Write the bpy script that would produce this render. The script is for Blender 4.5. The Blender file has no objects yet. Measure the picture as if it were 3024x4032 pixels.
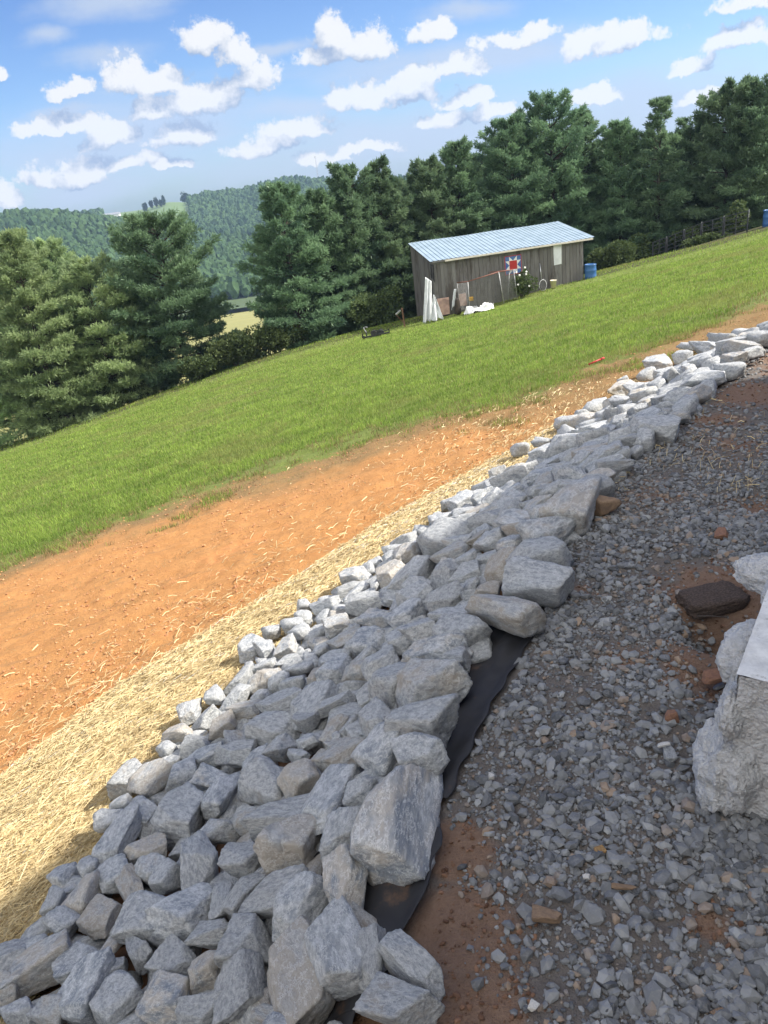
import bpy, bmesh, math, random
import numpy as np
from mathutils import Vector, Matrix
S = bpy.context.scene
COL = S.collection
PI = math.pi
rad = math.radians

# ------------------------------------------------------------------ camera, world, sun, exposure
F = 3028.0; PITCH = rad(23.8); ROLL = rad(7.5); EYE = 1.6
SUN_AZ, SUN_EL = 86.0, 42.0
EXPO = 1.02
cp, sp_, cr, sr = math.cos(PITCH), math.sin(PITCH), math.cos(ROLL), math.sin(ROLL)
U0 = Vector((0, sp_, cp)); F0 = Vector((0, cp, -sp_)); R0 = Vector((1, 0, 0))
Rv = R0*cr - U0*sr; Uv = R0*sr + U0*cr
cam = bpy.data.cameras.new('camera'); camo = bpy.data.objects.new('camera', cam); COL.objects.link(camo)
M = Matrix((Rv, Uv, -F0)).transposed().to_4x4(); M.translation = (0, 0, EYE)
camo.matrix_world = M
cam.sensor_width = 36; cam.lens = F/4032*36; cam.clip_end = 12000; cam.clip_start = 0.02
S.camera = camo
S.render.resolution_x = 768; S.render.resolution_y = 1024
S.view_settings.view_transform = 'Standard'; S.view_settings.look = 'None'
S.view_settings.exposure = EXPO; S.view_settings.gamma = 1

def ray(u, v):
    du = (u-1512)/F; dv = (v-2016)/F
    X = du*cr - dv*sr; U = -du*sr - dv*cr
    return (X, cp + U*sp_, -sp_ + U*cp)
def g2(u, v):
    x, y, z = ray(u, v); return x/y, z/y
def proj(p):
    d = Vector(p) - Vector((0, 0, EYE)); f = d.dot(F0)
    if f <= 0.01: return None
    return 1512 + F*d.dot(Rv)/f, 2016 - F*d.dot(Uv)/f

class N:
    """small node tree builder"""
    def __init__(s, tree): s.t = tree; s.n = tree.nodes; s.l = tree.links
    def new(s, typ, props=None, **ins):
        nd = s.n.new(typ)
        for k, v in (props or {}).items(): setattr(nd, k, v)
        for k, v in ins.items():
            k2 = int(k[1:]) if k[0] == '_' and k[1:].isdigit() else k.replace('_', ' ')
            s.set(nd.inputs[k2], v)
        return nd
    def set(s, sock, v):
        if isinstance(v, bpy.types.NodeSocket): s.l.new(v, sock)
        elif isinstance(v, bpy.types.Node): s.l.new(v.outputs[0], sock)
        else:
            if sock.type == 'RGBA' and len(v) == 3: v = (*v, 1)
            sock.default_value = v
    def math(s, op, a, b=0.0, c=0.0, clamp=False):
        nd = s.n.new('ShaderNodeMath'); nd.operation = op; nd.use_clamp = clamp
        s.set(nd.inputs[0], a); s.set(nd.inputs[1], b); s.set(nd.inputs[2], c)
        return nd.outputs[0]
    def vec(s, op, a, b=(0, 0, 0), c=(0, 0, 0), out=0):
        nd = s.n.new('ShaderNodeVectorMath'); nd.operation = op
        s.set(nd.inputs[0], a); s.set(nd.inputs[1], b)
        if op == 'MULTIPLY_ADD': s.set(nd.inputs[2], c)
        return nd.outputs['Value'] if op in ('LENGTH', 'DOT_PRODUCT') else nd.outputs[0]
    def noise(s, vec, scale, detail=4, rough=.55, col=False):
        nd = s.new('ShaderNodeTexNoise', Scale=scale, Detail=detail, Roughness=rough)
        if vec is not None: s.set(nd.inputs['Vector'], vec)
        return nd.outputs['Color' if col else 0]
    def mix(s, f, a, b, typ='MIX'):
        nd = s.n.new('ShaderNodeMix'); nd.data_type = 'RGBA'; nd.blend_type = typ
        s.set(nd.inputs[0], f); s.set(nd.inputs[6], a); s.set(nd.inputs[7], b)
        return nd.outputs[2]
    def ramp(s, f, lo, hi, smooth=True):
        nd = s.n.new('ShaderNodeMapRange'); nd.interpolation_type = 'SMOOTHSTEP' if smooth else 'LINEAR'
        s.set(nd.inputs[0], f); s.set(nd.inputs[1], lo); s.set(nd.inputs[2], hi)
        return nd.outputs[0]
    def attr(s, name, out='Fac'):
        return s.new('ShaderNodeAttribute', {'attribute_name': name}).outputs[out]
    def bump(s, h, strength=.5, dist=.01, normal=None):
        nd = s.new('ShaderNodeBump', Strength=strength, Distance=dist, Height=h)
        if normal is not None: s.set(nd.inputs['Normal'], normal)
        return nd.outputs[0]

# ---- world: physical sky with fair-weather cumulus laid out by direction
W = bpy.data.worlds.new('World'); S.world = W; W.use_nodes = True
W.node_tree.nodes.clear(); n = N(W.node_tree)
SKY_STRENGTH = 0.085
sky = n.new('ShaderNodeTexSky', {'sky_type': 'NISHITA', 'sun_disc': False, 'sun_elevation': rad(SUN_EL),
      'sun_rotation': rad(SUN_AZ), 'air_density': 1.0, 'dust_density': 0.7, 'ozone_density': 2.2, 'altitude': 400})
tc = n.new('ShaderNodeTexCoord').outputs['Generated']
sx = n.new('ShaderNodeSeparateXYZ', Vector=tc)
yy = n.math('MAXIMUM', sx.outputs[1], .02)
gx = n.math('DIVIDE', sx.outputs[0], yy); gz = n.math('DIVIDE', sx.outputs[2], yy)
P0 = n.new('ShaderNodeCombineXYZ', X=gx, Y=gz).outputs[0]
wa = n.vec('SUBTRACT', n.noise(P0, 9.0, 6, .62, col=True), (.5, .5, .5))
wb = n.vec('SUBTRACT', n.noise(P0, 34.0, 4, .6, col=True), (.5, .5, .5))
K = 1.823
CUM = [(440,108,62,46),(505,132,55,36),(275,182,62,42),(345,185,62,32),(150,208,60,24),(545,185,58,48),(435,222,120,38),
  (335,245,66,30),(722,92,55,52),(795,112,75,44),(700,140,66,28),(928,85,50,36),(1112,90,82,28),(1335,98,110,32),
  (1265,108,50,20),(1600,95,66,28),(1615,20,80,30),(1487,150,44,20),(120,270,74,22),(235,302,74,32),(400,298,74,34),
  (560,322,74,26),(645,284,76,30),(825,212,125,34),(990,160,48,26),(905,170,50,20),(1010,218,70,20),(95,385,60,28),(195,372,66,40),
  (12,432,34,36),(6,155,22,20),(300,355,70,18),(1280,205,50,24),(760,330,90,16),(960,262,80,22),(1060,250,50,18),(1540,215,60,18),(370,360,40,12)]
def cloud_density(P):
    P1 = n.vec('MULTIPLY_ADD', wb, (.02, .02, 0), n.vec('MULTIPLY_ADD', wa, (.075, .045, 0), P))
    acc = None
    for (cx, cy, a, b) in CUM:
        c = g2(cx*K, cy*K); c2 = g2((cx+a*math.cos(ROLL))*K, (cy-a*math.sin(ROLL))*K); a_ = abs(c2[0]-c[0])*1.27
        c3 = g2(cx*K, (cy-b)*K); b_ = abs(c3[1]-c[1])*1.55
        q = n.vec('MULTIPLY_ADD', P1, (1/a_, 1/b_, 0), (-c[0]/a_, -c[1]/b_, 0))
        q = n.vec('MAXIMUM', q, n.vec('MULTIPLY', q, (-1, -2.6, 0)))
        f = n.math('SUBTRACT', 1.0, n.vec('LENGTH', q))
        acc = f if acc is None else n.math('SMOOTH_MAX', acc, f, .12)
    vo = n.new('ShaderNodeTexVoronoi', {'feature': 'SMOOTH_F1'}, Vector=n.vec('MULTIPLY_ADD', wb, (.02, .02, 0), P), Scale=26.0).outputs[0]
    fb = n.noise(P, 20.0, 10, .70)
    d = n.math('ADD', acc, n.math('MULTIPLY', n.math('SUBTRACT', fb, .5), 2.5))
    return n.math('ADD', d, n.math('MULTIPLY', n.math('SUBTRACT', .45, vo), .45))
dens = cloud_density(P0)
dens2 = cloud_density(n.vec('ADD', P0, (.011, .020, 0)))
mask = n.ramp(dens, .03, .36)
rel = n.math('SUBTRACT', dens, n.math('MAXIMUM', dens2, -.2))
lit = n.math('ADD', .50, n.math('MULTIPLY', rel, 1.15), clamp=True)
ccol = n.mix(lit, (2.1, 2.6, 3.6), (5.75, 5.65, 5.5))
# thin high veils
VEIL = [(300,300,420,90),(1000,130,420,40),(900,300,560,80),(1420,230,330,95),(640,235,170,26),(230,125,110,24),(240,6,150,34),(120,80,70,18),(1000,22,120,22),(180,400,200,50),(600,110,120,16),(120,245,120,14)]
va = None
Pv = n.vec('MULTIPLY_ADD', wa, (.10, .035, 0), P0)
for (cx, cy, a, b) in VEIL:
    c = g2(cx*K, cy*K); a_ = a*K/F*1.05; b_ = b*K/F*1.15
    q = n.vec('MULTIPLY_ADD', Pv, (1/a_, 1/b_, 0), (-c[0]/a_, -c[1]/b_, 0))
    f = n.math('SUBTRACT', 1.0, n.vec('LENGTH', q))
    va = f if va is None else n.math('MAXIMUM', va, f)
streak = n.noise(n.vec('MULTIPLY', P0, (3, 14, 1)), 2.2, 6, .6)
vm = n.math('MULTIPLY', n.ramp(n.math('ADD', va, n.math('MULTIPLY', n.math('SUBTRACT', streak, .5), 1.2)), -.1, .9), .85)
lowt = n.mix(n.ramp(gz, .0, .5), (.58, .74, .96), (.17, .36, .80))
skyc = n.mix(1.0, sky.outputs[0], lowt, 'MULTIPLY')
base = n.mix(vm, skyc, (3.3, 3.8, 4.7))
front = n.ramp(sx.outputs[1], .02, .12)
skycol = n.mix(n.math('MULTIPLY', mask, front), n.mix(front, sky.outputs[0], base), ccol)
# bright bank added in the unseen sky overhead and behind, to fill the shade
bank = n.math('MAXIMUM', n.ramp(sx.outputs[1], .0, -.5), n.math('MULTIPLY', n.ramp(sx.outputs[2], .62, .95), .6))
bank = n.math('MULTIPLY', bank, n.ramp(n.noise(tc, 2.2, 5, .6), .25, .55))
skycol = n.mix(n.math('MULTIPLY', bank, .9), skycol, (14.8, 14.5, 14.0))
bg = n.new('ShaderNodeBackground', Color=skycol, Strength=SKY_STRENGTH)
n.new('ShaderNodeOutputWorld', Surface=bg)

sl = bpy.data.lights.new('sun', 'SUN'); sl.energy = 4.7; sl.angle = rad(.5); sl.color = (1, .94, .84)
so = bpy.data.objects.new('sun', sl); COL.objects.link(so)
az, el = rad(SUN_AZ), rad(SUN_EL)
SUNDIR = Vector((math.cos(el)*math.sin(az), math.cos(el)*math.cos(az), math.sin(el)))
so.rotation_euler = SUNDIR.to_track_quat('Z', 'Y').to_euler(); so.location = (0, 0, 30)

# ------------------------------------------------------------------ helpers
rng = np.random.default_rng(7); random.seed(5)
def tag(o, label=None, cat=None, group=None, kind=None):
    if label: o['label'] = label
    if cat: o['category'] = cat
    if group: o['group'] = group
    if kind: o['kind'] = kind
    return o
def empty(name, loc=(0, 0, 0), rz=0):
    o = bpy.data.objects.new(name, None); o.location = loc; o.rotation_euler = (0, 0, rz); COL.objects.link(o); o.empty_display_size = .1
    return o
def npmesh(name, V, Fa, mat, parent=None, smooth=False, attrs=None, link=True):
    V = np.asarray(V, dtype=np.float32); Fa = np.asarray(Fa, dtype=np.int32); k = Fa.shape[1]
    me = bpy.data.meshes.new(name); me.vertices.add(len(V)); me.vertices.foreach_set('co', V.ravel())
    me.loops.add(Fa.size); me.loops.foreach_set('vertex_index', Fa.ravel())
    me.polygons.add(len(Fa)); me.polygons.foreach_set('loop_start', np.arange(0, Fa.size, k, dtype=np.int32))
    me.polygons.foreach_set('use_smooth', np.full(len(Fa), smooth))
    for an, (dom, arr) in (attrs or {}).items():
        at = me.attributes.new(an, 'FLOAT', dom); at.data.foreach_set('value', np.asarray(arr, dtype=np.float32))
    me.update(); me.validate(); me.materials.append(mat)
    if not link: return me
    o = bpy.data.objects.new(name, me); COL.objects.link(o); o.parent = parent
    return o
class MB:
    """collects simple shapes into one mesh"""
    def __init__(s): s.v = []; s.f = []
    def add(s, vs, fs):
        b = len(s.v); s.v += [tuple(p) for p in vs]; s.f += [tuple(b+i for i in f) for f in fs]; return s
    def box(s, c, d, rz=0, ry=0, rx=0):
        R = Matrix.Rotation(rz, 3, 'Z') @ Matrix.Rotation(ry, 3, 'Y') @ Matrix.Rotation(rx, 3, 'X')
        P = [Vector(c) + R @ Vector((x*d[0]/2, y*d[1]/2, z*d[2]/2)) for x in (-1, 1) for y in (-1, 1) for z in (-1, 1)]
        return s.add(P, [(0,1,3,2),(4,6,7,5),(0,4,5,1),(2,3,7,6),(0,2,6,4),(1,5,7,3)])
    def tube(s, a, b, r0, r1=None, k=8, cap=True):
        a, b = Vector(a), Vector(b); r1 = r0 if r1 is None else r1
        d = (b-a).normalized(); q = d.orthogonal().normalized(); w = d.cross(q)
        A = [a+(q*math.cos(t)+w*math.sin(t))*r0 for t in [2*PI*i/k for i in range(k)]]
        B = [b+(q*math.cos(t)+w*math.sin(t))*r1 for t in [2*PI*i/k for i in range(k)]]
        fs = [(i, (i+1) % k, k+(i+1) % k, k+i) for i in range(k)]
        if cap: fs += [tuple(range(k-1, -1, -1)), tuple(range(k, 2*k))]
        return s.add(A+B, fs)
    def path(s, pts, r, k=6):
        for a, b in zip(pts, pts[1:]): s.tube(a, b, r, k=k)
        return s
    def quad(s, a, b, c, d): return s.add([a, b, c, d], [(0, 1, 2, 3)])
    def slab(s, poly, t):
        """thick polygon: poly list of 3D points, t thickness vector"""
        t = Vector(t); k = len(poly); P = [Vector(p) for p in poly]
        fs = [tuple(range(k)), tuple(range(2*k-1, k-1, -1))] + [(i, k+i, k+(i+1) % k, (i+1) % k) for i in range(k)]
        return s.add(P+[p+t for p in P], fs)
    def lathe(s, prof, c=(0, 0, 0), k=28):
        vs = []; fs = []
        for r, z in prof:
            vs += [(c[0]+r*math.cos(2*PI*i/k), c[1]+r*math.sin(2*PI*i/k), c[2]+z) for i in range(k)]
        for j in range(len(prof)-1):
            fs += [(j*k+i, j*k+(i+1) % k, (j+1)*k+(i+1) % k, (j+1)*k+i) for i in range(k)]
        return s.add(vs, fs)
    def build(s, name, mat, parent=None, smooth=False, bevel=0, recalc=True):
        me = bpy.data.meshes.new(name); me.from_pydata(s.v, [], s.f)
        if recalc or bevel:
            bm = bmesh.new(); bm.from_mesh(me); bmesh.ops.recalc_face_normals(bm, faces=bm.faces)
            if bevel: bmesh.ops.bevel(bm, geom=bm.edges[:], offset=bevel, segments=2, affect='EDGES', clamp_overlap=True)
            bm.to_mesh(me); bm.free()
        me.polygons.foreach_set('use_smooth', [smooth]*len(me.polygons)); me.update()
        me.materials.append(mat); o = bpy.data.objects.new(name, me); COL.objects.link(o); o.parent = parent
        return o
def mat(name):
    m = bpy.data.materials.new(name); m.use_nodes = True; m.node_tree.nodes.clear(); return m, N(m.node_tree)
def finish(nn, shader): nn.new('ShaderNodeOutputMaterial', Surface=shader)
def simple(name, col, rough=.7, metal=0, var=.15, scale=8, bump=0, bscale=40, alt=None, spec=.4, coord='Object'):
    m, k = mat(name); tcx = k.new('ShaderNodeTexCoord').outputs[coord]
    f = k.noise(tcx, scale, 6, .6)
    c2 = alt or tuple(c*(1-var*2.2) for c in col)
    c = k.mix(k.ramp(f, .35, .68), col, c2)
    pr = k.new('ShaderNodeBsdfPrincipled', Base_Color=c, Roughness=rough, Metallic=metal)
    k.set(pr.inputs['Specular IOR Level'], spec)
    if bump: k.set(pr.inputs['Normal'], k.bump(k.noise(tcx, bscale, 5, .6), bump, .01))
    finish(k, pr); return m

# lattice value noise
def _h(*a):
    s = np.zeros(np.broadcast(*a).shape)
    for i, x in enumerate(a): s = s + x*(127.1, 311.7, 74.7)[i]
    s = np.sin(s)*43758.5453; return s-np.floor(s)
def vnoise(*p):
    I = [np.floor(x) for x in p]; Fr = [x-i for x, i in zip(p, I)]; Fr = [f*f*(3-2*f) for f in Fr]
    out = 0
    for m_ in range(2**len(p)):
        w = 1; c = []
        for d in range(len(p)):
            b = (m_ >> d) & 1; w = w*(Fr[d] if b else 1-Fr[d]); c.append(I[d]+b)
        out = out+w*_h(*c)
    return out
def fbm(p, sc, o=4, g=.5):
    a = 1; t = 0; s = 0
    for i in range(o):
        s = s+a*(vnoise(*[x*sc+i*17.3 for x in p])-.5); t += a; a *= g; sc *= 2.03
    return s/t*2

# ------------------------------------------------------------------ the terrain function
CREST = np.array([(-1.5,-9),(-.9,-3),(-.5,-.5),(-.28,.4),(-.07,1.04),(.0,1.41),(.21,1.85),(.49,2.39),(.8,3),(1.17,3.6),(1.58,4.07),(2.08,4.6),(3.18,5.9),(5,7.3),(8,8.8),(15,11.5),(60,26),(150,40)], float)
def crest(x, y):
    """signed distance (positive = downhill side) and arc position"""
    best = np.full(np.shape(x), 1e9); sd = np.zeros(np.shape(x)); tt = np.zeros(np.shape(x)); acc_ = 0
    for a, b in zip(CREST[:-1], CREST[1:]):
        d = b-a; L = math.hypot(*d); t = np.clip(((x-a[0])*d[0]+(y-a[1])*d[1])/L**2, 0, 1)
        dx = x-(a[0]+t*d[0]); dy = y-(a[1]+t*d[1]); r = np.hypot(dx, dy)
        sgn = np.where(d[0]*dy-d[1]*dx >= 0, 1, -1)
        m_ = r < best; best = np.where(m_, r, best); sd = np.where(m_, r*sgn, sd); tt = np.where(m_, acc_+t*L, tt); acc_ += L
    return sd, tt
def smin(a, b, k): h = np.clip(.5+.5*(b-a)/k, 0, 1); return b*(1-h)+a*h-k*h*(1-h)
def smax(a, b, k): return -smin(-a, -b, k)
def plane(x, y): return -.04+.155*np.clip(x, -60, 60)-.155*y
def terr(x, y, rough=False):
    x = np.asarray(x, float); y = np.asarray(y, float)
    s, t = crest(x, y)
    ye = 36.5+.05*np.clip(x, -40, 40)
    P = plane(x, np.minimum(y, ye)); P = np.where(s < 0, np.minimum(P, 0), P)
    e = np.maximum(y-ye, 0); drop = np.where(e < 9, .018*e*e, 1.458+.324*(e-9))
    P = P+(.62*np.exp(-((x+4)/9)**2)-.40-.22*np.clip((x-10)/8, 0, 1))*np.clip((y-12)/24, 0, 1)**1.5
    near = smax(smin(np.zeros_like(x), -.55*(s-.06), .1), P, .14)
    r = np.hypot(x, y); valley = -30-.07*np.clip(r-150, 0, 400)
    z = near
    z = np.where(y > 30, smax(P-drop, valley, 3.0)*np.clip((y-30)/4, 0, 1)+near*(1-np.clip((y-30)/4, 0, 1)), near)
    if rough:
        fade = np.clip(1.3-r/40, 0, 1)
        dirt = np.clip((s-.9)/.5, 0, 1)
        z = z+fade*dirt*(fbm((x, y), 2.2, 4)*.035+fbm((x*.6, y*1.5), 6, 4, .7)*.026*np.clip(1-(y-11-x*.5)/2, .25, 1))
        z = z+fade*(1-dirt)*(fbm((x, y), 1.7, 3)*.018+fbm((x, y), 14, 3)*.008)
        # washed-out hollow beside the footing
        for hx, hy, hr, hd in ((1.10, 2.27, .10, .15), (1.22, 2.22, .12, .12), (1.04, 1.92, .13, .06), (1.75, 3.25, .22, .06)):
            z = z-hd*np.exp(-((x-hx)**2+(y-hy)**2)/hr**2)
        # cleat marks pressed by tracked machinery
        for (x0, y0, x1, y1) in ((-4.4, 6.0, .2, 7.7), (-4.0, 4.9, .4, 6.6)):
            L = math.hypot(x1-x0, y1-y0); ux, uy = (x1-x0)/L, (y1-y0)/L; a_ = (x-x0)*ux+(y-y0)*uy; d_ = np.abs(-(x-x0)*uy+(y-y0)*ux+.12*np.sin(a_*.8))
            z = z+np.clip(1-(d_/.17)**4, 0, 1)*((a_ > 0) & (a_ < L))*(.006*np.sin(a_*2*PI/.17+.8*np.sin(a_*2.1))*np.clip(.5+fbm((x, y), 1.3, 2)*2, 0, 1)-.010)
    return z
def zt(x, y, rough=False): return float(terr(np.array([x]), np.array([y]), rough)[0])
def hits(us, vs, lift=0.0):
    R = np.array([ray(u, v) for u, v in zip(us, vs)]); T = np.geomspace(.6, 300, 1400)
    X = R[:, 0:1]*T; Y = R[:, 1:2]*T; Z = EYE+R[:, 2:3]*T
    H = terr(X, Y)+lift-Z; idx = np.argmax(H > 0, axis=1); idx = np.where((H > 0).any(axis=1), idx, len(T)-1); idx = np.maximum(idx, 1)
    i = np.arange(len(R)); h0 = H[i, idx-1]; h1 = H[i, idx]; f = np.clip(-h0/(h1-h0+1e-12), 0, 1)
    t = T[idx-1]+(T[idx]-T[idx-1])*f
    return np.stack([R[:, 0]*t, R[:, 1]*t, EYE+R[:, 2]*t], 1)
def hit(u, v, lift=0.0): return Vector(hits([u], [v], lift)[0])
def at(u, v, Y):
    x, y, z = ray(u, v); t = Y/y; return Vector((x*t, Y, EYE+z*t))

# boundaries of straw, dirt and grass as y over x (from points on the slope)
gp = hits([-700, 0, 300, 500, 800, 1000, 1300, 1500, 1750, 2000, 2250, 2500, 2700], [2480, 2250, 2110, 2040, 1950, 1880, 1800, 1730, 1650, 1590, 1490, 1400, 1320])
gp = np.vstack([gp, [(6.3, 11.6, 0), (9, 13.2, 0)]])
spn = hits([-500, 0, 250, 500, 750, 1000, 1250, 1500, 1700, 1900, 2150], [3480, 3080, 2890, 2690, 2540, 2390, 2230, 2060, 1950, 1840, 1700])
spn = np.vstack([spn, [(3, 7.6, 0), (6, 9.4, 0)]])
gp = gp[np.argsort(gp[:, 0])]; spn = spn[np.argsort(spn[:, 0])]
def extrap(x, xs, ys):
    y = np.interp(x, xs, ys); s0 = (ys[1]-ys[0])/(xs[1]-xs[0]); s1 = (ys[-1]-ys[-2])/(xs[-1]-xs[-2])
    return np.where(x < xs[0], ys[0]+s0*(x-xs[0]), np.where(x > xs[-1], ys[-1]+s1*(x-xs[-1]), y))
def ygrass(x): return extrap(x, gp[:, 0], gp[:, 1])
def ystraw(x): return extrap(x, spn[:, 0], spn[:, 1])
# how far down the bank the rocks reach, over y
def smaxrock(t): return np.interp(t, [9, 10.5, 11.2, 12, 14, 15, 16, 18], [1.3, 1.42, 1.58, 1.55, 1.5, 1.3, 1.2, 1.15])
def inband(x, y):
    s, t = crest(x, y); return s, t, smaxrock(t)

# ------------------------------------------------------------------ ground
mG, k = mat('ground')
geo = k.new('ShaderNodeNewGeometry').outputs['Position']
dg = k.attr('d_grass'); ds = k.attr('d_straw'); cs = k.attr('crest'); du_ = k.attr('dust'); fa = k.attr('far')
nb = k.noise(geo, 1.1, 5, .65); nm = k.noise(geo, 5, 6, .65); nf = k.noise(geo, 42, 6, .7); nff = k.noise(geo, 160, 3, .7)
off = k.math('SUBTRACT', nb, .5); off2 = k.math('SUBTRACT', nm, .5)
# compacted fines of the drive: grey stone dust and brown clay
clay = k.mix(nf, (.15, .09, .06), (.30, .205, .15))
fines = k.mix(nf, (.085, .074, .066), (.24, .215, .195))
gcol = k.mix(k.ramp(k.math('ADD', du_, k.math('MULTIPLY', off2, 1.1)), .35, .65), fines, clay)
# orange subsoil
d1 = k.mix(nm, (.37, .165, .055), (.54, .285, .11))
d1 = k.mix(k.ramp(nf, .52, .72), d1, (.30, .14, .06))
d1 = k.mix(k.ramp(nb, .56, .7), d1, (.52, .235, .09))
dk = k.ramp(k.math('ADD', k.noise(k.vec('MULTIPLY', geo, (1.2, 4.5, 1)), 2.3, 5, .65), k.math('MULTIPLY', off2, .3)), .56, .68)
d1 = k.mix(k.math('MULTIPLY', dk, .55), d1, (.30, .17, .08))
# straw-coloured ground under the mat and thatch-brown grass edge
st = k.mix(nf, (.30, .20, .09), (.55, .42, .19))
th = k.mix(nf, (.16, .10, .045), (.33, .22, .10))
gr = k.mix(nf, (.10, .135, .03), (.19, .23, .06))
gr = k.mix(k.ramp(k.noise(geo, .35, 5, .6), .5, .72), gr, (.15, .165, .06))
c = k.mix(k.ramp(k.math('ADD', ds, k.math('MULTIPLY', off2, .5)), -.05, .12), st, d1)
c = k.mix(k.ramp(k.math('ADD', dg, k.math('MULTIPLY', off, 3.2)), -1.7, -.3), c, th)
xg = k.new('ShaderNodeSeparateXYZ', Vector=geo).outputs[0]
c = k.mix(k.math('MULTIPLY', k.ramp(k.math('ADD', xg, k.math('MULTIPLY', off, 4)), .2, 3.2), .85), c, th)
c = k.mix(k.ramp(k.math('ADD', dg, k.math('ADD', k.math('MULTIPLY', off, 2.6), k.math('MULTIPLY', off2, 1.2))), -.25, .35), c, gr)
bk_ = k.mix(nf, (.13, .07, .04), (.27, .155, .09))
c = k.mix(k.ramp(k.math('ADD', k.attr('bank'), k.math('MULTIPLY', off2, .2)), -.06, .06), bk_, c)
c = k.mix(k.ramp(k.math('ADD', cs, k.math('MULTIPLY', off2, .1)), .03, .1), gcol, c)
fld = k.mix(k.noise(k.vec('MULTIPLY', geo, (.1, 1, 1)), .35, 5, .6), (.17, .18, .06), (.32, .29, .12))
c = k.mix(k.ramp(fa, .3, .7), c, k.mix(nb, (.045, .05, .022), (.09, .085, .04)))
c = k.mix(k.ramp(k.attr('field'), .3, .7), c, fld)
hh = k.math('ADD', k.math('MULTIPLY', nf, .7), k.math('MULTIPLY', nm, .8))
hh = k.math('ADD', hh, k.math('MULTIPLY', nff, .3))
pr = k.new('ShaderNodeBsdfPrincipled', Base_Color=c, Roughness=.95, Normal=k.bump(hh, .9, .025))
k.set(pr.inputs['Specular IOR Level'], .15); finish(k, pr)

def polar_grid(ths, rs):
    T, R = np.meshgrid(ths, rs); X = R*np.sin(T); Y = R*np.cos(T)
    nr, nt = R.shape; i = np.arange(nr-1)[:, None]*nt+np.arange(nt-1)[None]
    Fa = np.stack([i, i+1, i+nt+1, i+nt], -1).reshape(-1, 4)[:, ::-1]
    return X.ravel(), Y.ravel(), Fa
ths = np.concatenate([np.radians(np.arange(-180, -34, 4)), np.radians(np.arange(-33.6, 33.7, .2)), np.radians(np.arange(36, 181, 4))])
rs = np.concatenate([[0.0], np.arange(.15, .8, .03), .8*1.0065**np.arange(0, 622), 45*1.025**np.arange(1, 100)])
X, Y, Fa = polar_grid(ths, rs)
Z = terr(X, Y, True)
s_, t_ = crest(X, Y)
# brown bare patches on the drive, in ground metres
PATCH = [(-.02, .8, .2, 1), (.0, 1.0, .17, 1), (.05, 1.22, .14, 1), (.08, 1.45, .10, 1), (.6, 1.15, .06, .8), (1.0, 2.05, .18, .9), (1.25, 2.45, .24, 1), (.75, 2.15, .13, .5),
         (1.3, 3.4, .22, .55), (1.9, 3.9, .25, .55), (2.5, 4.7, .35, .8), (1.75, 3.2, .16, .8), (.75, 2.6, .08, .5), (3.2, 5.3, .45, .9), (2.05, 4.35, .2, .7)]
dust = np.zeros_like(X)
for a, b, r, w in PATCH: dust = np.maximum(dust, w*np.exp(-((X-a)**2+(Y-b)**2)/r**2*.8))
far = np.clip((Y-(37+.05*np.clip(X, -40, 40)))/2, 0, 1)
field = np.clip((np.hypot(X, Y)-75)/10, 0, 1)*(Y > 30)
ground = npmesh('ground', np.stack([X, Y, Z], 1), Fa, mG, smooth=True, attrs={'d_grass': ('POINT', Y-ygrass(X)), 'd_straw': ('POINT', Y-ystraw(X)),
        'crest': ('POINT', s_), 'bank': ('POINT', s_-smaxrock(t_)+.1), 'dust': ('POINT', dust), 'far': ('POINT', far), 'field': ('POINT', field)})
tag(ground, kind='structure')

# ------------------------------------------------------------------ hills and the woods on them
ridge_px = [(-900, 900), (-300, 872), (0, 835), (163, 819), (287, 830), (390, 820), (470, 806), (542, 797), (651, 765), (732, 766), (814, 750), (940, 741), (1121, 690), (1280, 697), (1569, 690), (2000, 640), (3024, 520), (3800, 420)]
rz_az = np.array([math.atan2(ray(*p)[0], ray(*p)[1]) for p in ridge_px]); rz_el = np.array([ray(*p)[2]/math.hypot(*ray(*p)[:2]) for p in ridge_px])
nearr_px = [(-900, 905), (-300, 880), (0, 836), (163, 822), (287, 842), (420, 862), (560, 880), (700, 900), (1000, 905), (1500, 900), (3024, 700)]
nz_az = np.array([math.atan2(ray(*p)[0], ray(*p)[1]) for p in nearr_px]); nz_el = np.array([ray(*p)[2]/math.hypot(*ray(*p)[:2]) for p in nearr_px])
def hillz(x, y):
    r = np.hypot(x, y); a = np.arctan2(x, y)
    B = np.interp(a, rz_az, rz_el)*900+EYE-7; A = np.interp(a, nz_az, nz_el)*620+EYE-7
    v = -30-.07*np.clip(r-150, 0, 400)
    sB = np.clip((r-520)/380, 0, 1); sA = np.clip((r-330)/290, 0, 1)
    hB = v+(B-v)*sB; hB = np.where(r > 900, B-(r-900)*.10, hB)
    hA = v+(A-v)*(sA**.8); hA = np.where(r > 620, A-(r-620)*.35, hA)
    z = smax(hA, hB, 8.0)
    return z+fbm((x, y), .012, 3)*7*np.clip((r-380)/150, 0, 1)*np.clip((860-r)/100, 0, 1)
mH, k = mat('hills')
geo = k.new('ShaderNodeNewGeometry').outputs['Position']
c = k.mix(k.noise(geo, .05, 5, .6), (.04, .07, .025), (.07, .10, .03))
c = k.mix(k.attr('meadow'), c, k.mix(k.noise(geo, .02, 4, .6), (.085, .14, .05), (.12, .17, .06)))
finish(k, k.new('ShaderNodeBsdfPrincipled', Base_Color=c, Roughness=1.0))
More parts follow.
